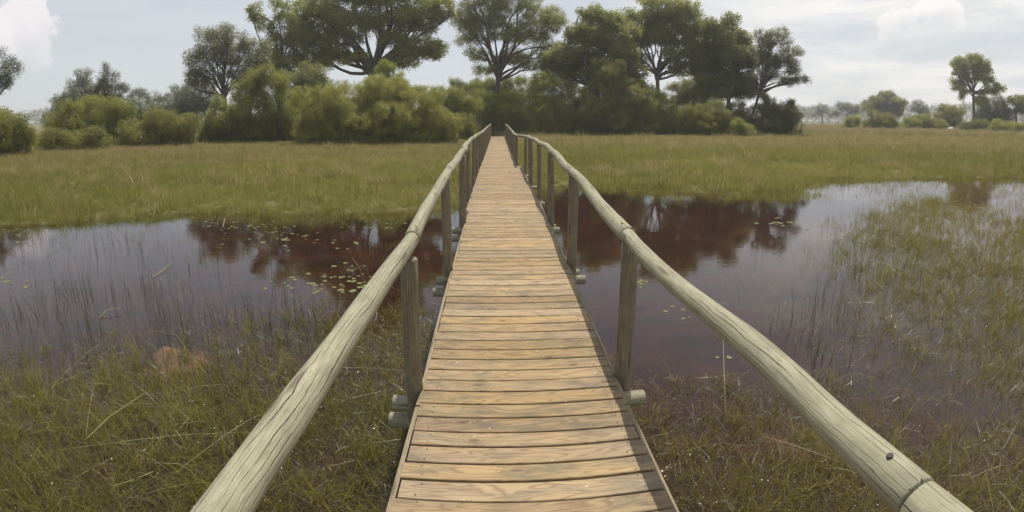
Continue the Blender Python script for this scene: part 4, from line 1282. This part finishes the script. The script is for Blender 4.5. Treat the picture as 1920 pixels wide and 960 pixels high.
# ------------------------------------------------------------------ floating things
def pad_mesh(i):
    r = np.random.default_rng(700 + i)
    n = 14
    v = [(0, 0, 0.004)]
    notch = r.uniform(0, 6.28)
    for k in range(n):
        th = notch + 0.12 + (6.283 - 0.24) * k / (n - 1)
        q = 1 + 0.05 * r.normal()
        v.append((math.cos(th) * q, math.sin(th) * q, 0.006 + (0.05 * r.random() if r.random() < .3 else 0)))
    f = [(0, k, k + 1) for k in range(1, n)]
    return mesh('lily_pad', v, f, True)


PADS = [pad_mesh(i) for i in range(8)]
PAD_SPOTS = [
    ((370, 520, 412, 432), 26, 0.06, 'round yellow-green lily pad floating by the left far shore', 'lily pads by the left far shore'),
    ((430, 640, 425, 462), 44, 0.06, 'small yellow-green lily pad on the dark water left of the bridge', 'lily pads on the dark water left of the bridge'),
    ((590, 700, 500, 560), 40, 0.055, 'yellowish lily pad in the cluster on the reflection near the left handrail', 'lily pads near the left handrail'),
    ((480, 600, 510, 545), 12, 0.05, 'scattered lily pad on the grey water among the rushes', 'lily pads among the rushes'),
    ((0, 60, 428, 452), 14, 0.07, 'green lily pad in the patch at the left edge of the picture', 'lily pads at the left edge'),
    ((0, 60, 512, 540), 8, 0.05, 'small green lily pad nearer the camera at the left edge', 'nearer lily pads at the left edge'),
    ((1170, 1225, 525, 536), 12, 0.05, 'lily pad in the short bright row right of the first right post', 'lily pads right of the bridge post'),
    ((1230, 1290, 572, 600), 7, 0.035, 'tiny lily pad on open water right of the bridge', 'tiny lily pads on the open water'),
    ((1345, 1372, 668, 676), 2, 0.04, 'lily pad beside the underside of the right handrail', 'lily pads beside the right handrail'),
    ((1435, 1490, 414, 424), 10, 0.08, 'pale lily pad on the tip of the dark tree reflection', 'lily pads on the tree reflection'),
    ((1500, 1600, 418, 436), 10, 0.06, 'thin lily pad on the bright open water', 'lily pads on the bright water'),
    ((1630, 1680, 400, 412), 10, 0.08, 'lily pad in the patch between the shoots on the right', 'lily pads between the shoots'),
    ((1765, 1850, 370, 402), 26, 0.09, 'lily pad in the far dark cluster on the right', 'lily pads in the far right cluster'),
    ((660, 760, 404, 440), 30, 0.05, 'tiny pale lily pad under the far bank left of the bridge', 'tiny lily pads under the far left bank'),
    ((1130, 1220, 350, 362), 14, 0.07, 'pale lily pad below the far bank right of the bridge', 'lily pads below the far right bank'),
]
for (x0, x1, y0, y1), n, rad, lab, grp in PAD_SPOTS:
    for i in range(n):
        px = random.gauss((x0 + x1) / 2, (x1 - x0) / 3.4)
        py = random.gauss((y0 + y1) / 2, (y1 - y0) / 3.6)
        p = on_water(px, py, 0.002)
        if not bool(clear_of_bridge(np.array([p.x]), np.array([p.y]))[0]):
            continue
        s = rad * random.uniform(0.4, 0.9)
        o = link('lily_pad', PADS[random.randrange(8)], M['lily'], None, p + Vector((0, 0, 0.002 * random.random())), (random.gauss(0, .02), random.gauss(0, .02), random.uniform(0, 6.28)))
        o.scale = (s, s * random.uniform(.8, 1), s)
        tag(o, lab, 'lily pad', grp)

# long bent reed stalks lying over the weeds
def stalk(label, pts, r, mat, bend=0.0):
    P = [on_water(px, py, z) for px, py, z in pts]
    o0 = P[0].copy()
    Q = []
    for i in range(len(P) - 1):
        for t in np.linspace(0, 1, 6)[:-1]:
            Q.append(P[i].lerp(P[i + 1], t) - o0)
    Q.append(P[-1] - o0)
    V, Fc = [], []
    tube_into(V, Fc, Q, [r * (1 - 0.6 * i / len(Q)) for i in range(len(Q))], 6)
    o = link('reed_stalk', mesh('reed_stalk', V, Fc), M[mat], None, o0)
    tag(o, label, 'reed stalk')


stalk('thick pale green reed stalk lying slantwise over the weeds, bottom left', [(162, 824, .02), (205, 782, .07), (270, 738, .08)], 0.008, 'stalk')
stalk('shorter green reed stalk with pale tip lying near the left handrail bottom', [(212, 912, .02), (250, 900, .05), (288, 884, .04)], 0.007, 'stalk')
stalk('thin upright split reed stalk near the middle of the left foreground', [(325, 818, .0), (340, 800, .07), (355, 782, .09)], 0.005, 'stalk')
stalk('bent dry reed stalk arching over the water at the far left shore', [(418, 425, .0), (422, 408, .12), (430, 402, .2), (440, 400, .2)], 0.010, 'dry_stalk')
stalk('dry tan reed stalk leaning right among the rushes near the left handrail', [(548, 582, .0), (565, 568, .08), (582, 552, .15)], 0.006, 'dry_stalk')
stalk('long dark reed stalk lying flat on the grey water left', [(285, 520, .01), (305, 506, .03), (322, 492, .03)], 0.007, 'dry_stalk')
stalk('folded dry reed stalk lying on the water below the rushes', [(185, 597, .0), (200, 582, .05), (225, 577, .05)], 0.007, 'dry_stalk')
stalk('tall slanting dry reed stalk against the dark water beside the left handrail', [(686, 530, .0), (675, 505, .22), (660, 482, .34)], 0.005, 'dry_stalk')
stalk('curved pale reed stalk floating below the sandy mound', [(385, 700, .01), (330, 628, .01), (280, 618, .01)], 0.004, 'stalk')

# added glossy flecks, tilted at random, standing in for sun glints among the weeds
def flecks():
    n = 30000
    x = rng.uniform(-4.5, 6.5, n); y = rng.uniform(-0.3, 6, n)
    wdn = weed_density(x, y)
    keep = (rng.random(n) < wdn - 0.1) & clear_of_bridge(x, y, 0) & (np.hypot(x, y) > 0.8)
    keep &= rng.random(n) < np.where(x > 0.7, 0.9, 0.5)
    x, y = x[keep], y[keep]
    V, Fc = [], []
    for a, b in zip(x, y):
        s = rng.uniform(0.0015, 0.0036)
        ax = rng.uniform(0, 6.28)
        u = Vector((math.cos(ax), math.sin(ax), rng.normal() * 0.3)).normalized()
        v = Vector((-math.sin(ax), math.cos(ax), rng.normal() * 0.3)).normalized()
        c = Vector((a, b, rng.uniform(0.006, 0.05)))
        k = len(V)
        V += [c - u * s * 1.5, c + v * s, c + u * s * 1.5, c - v * s]
        Fc.append((k, k + 1, k + 2, k + 3))
    m, n_ = new_mat('glossy_glint_fleck')
    d = n_.n('ShaderNodeBsdfPrincipled', {'Base Color': (0.3, 0.28, 0.2, 1), 'Roughness': 0.35, 'Specular IOR Level': 0.8, 'Coat Weight': 1.0, 'Coat Roughness': 0.30})
    mat_out(n_, d.outputs[0])
    tag(link('glint_flecks', mesh('glint_flecks', V, Fc, False), m), kind='stuff')
flecks()

# sandy path leading off behind the bridge end
def path():
    xs = [(-1.6, 47.4, 0.9), (-0.6, 50, 1.1), (1.0, 53, 1.3), (3.4, 55.5, 1.3), (6.5, 57.5, 1.1), (9, 61, 1.0)]
    v, f = [], []
    n = 40
    for i in range(n):
        t = i / (n - 1) * (len(xs) - 1)
        a = min(int(t), len(xs) - 2); u = t - a
        p = Vector(xs[a][:2]).lerp(Vector(xs[a + 1][:2]), u)
        wdt = xs[a][2] * (1 - u) + xs[a + 1][2] * u
        q = Vector(xs[a + 1][:2]) - Vector(xs[a][:2]); q.normalize()
        nn_ = Vector((-q.y, q.x))
        for s in (-1, -.5, 0, .5, 1):
            c = p + nn_ * s * wdt * 0.5 * (1 + 0.2 * math.sin(i * 1.7 + s))
            v.append((c.x, c.y, float(terrain(c.x, c.y)) + 0.09 + 0.03 * (1 - s * s)))
    for i in range(n - 1):
        for s in range(4):
            a = i * 5 + s
            f.append((a, a + 1, a + 6, a + 5))
    tag(link('path', mesh('path', v, f), simple_mat('pale_sand', (0.52, 0.43, 0.30), 0.95, 0.4, 3.0)), kind='structure')
path()

# pale boulder on the plain
bm = bmesh.new()
bmesh.ops.create_icosphere(bm, subdivisions=3, radius=1.0)
for v in bm.verts:
    k = 1 + 0.22 * noise.noise(v.co * 1.7) + 0.08 * noise.noise(v.co * 5)
    v.co = Vector((v.co.x * 0.95 * k, v.co.y * 0.7 * k, v.co.z * 0.5 * k))
me = bpy.data.meshes.new('boulder'); bm.to_mesh(me); bm.free()
p = at(1783, 240, 104)
tag(link('boulder', me, simple_mat('pale_rock', (0.55, 0.52, 0.46), 0.9, 0.5, 2.0), None, (p.x, p.y, float(terrain(p.x, p.y)) + 0.25)),
    'small pale boulder beside the black-green bush at the foot of the lone tall tree', 'boulder')

# ------------------------------------------------------------------ haze
def haze(density):
    x0, x1, y0, y1, z0, z1 = -380, 380, -40, 380, -2.0, 30
    v = [(x, y, z) for x in (x0, x1) for y in (y0, y1) for z in (z0, z1)]
    f = [(0, 1, 3, 2), (4, 6, 7, 5), (0, 4, 5, 1), (2, 3, 7, 6), (0, 2, 6, 4), (1, 5, 7, 3)]
    m = bpy.data.materials.new('haze_air'); m.use_nodes = True
    n = NT(m.node_tree)
    pv = n.n('ShaderNodeVolumePrincipled', {'Color': (0.90, 0.91, 0.92, 1), 'Density': density, 'Anisotropy': 0.2})
    o = n.n('ShaderNodeOutputMaterial')
    n.t.links.new(pv.outputs[0], o.inputs['Volume'])
    tag(link('haze', mesh('haze', v, f, False), m), kind='stuff')
haze(0.0009)
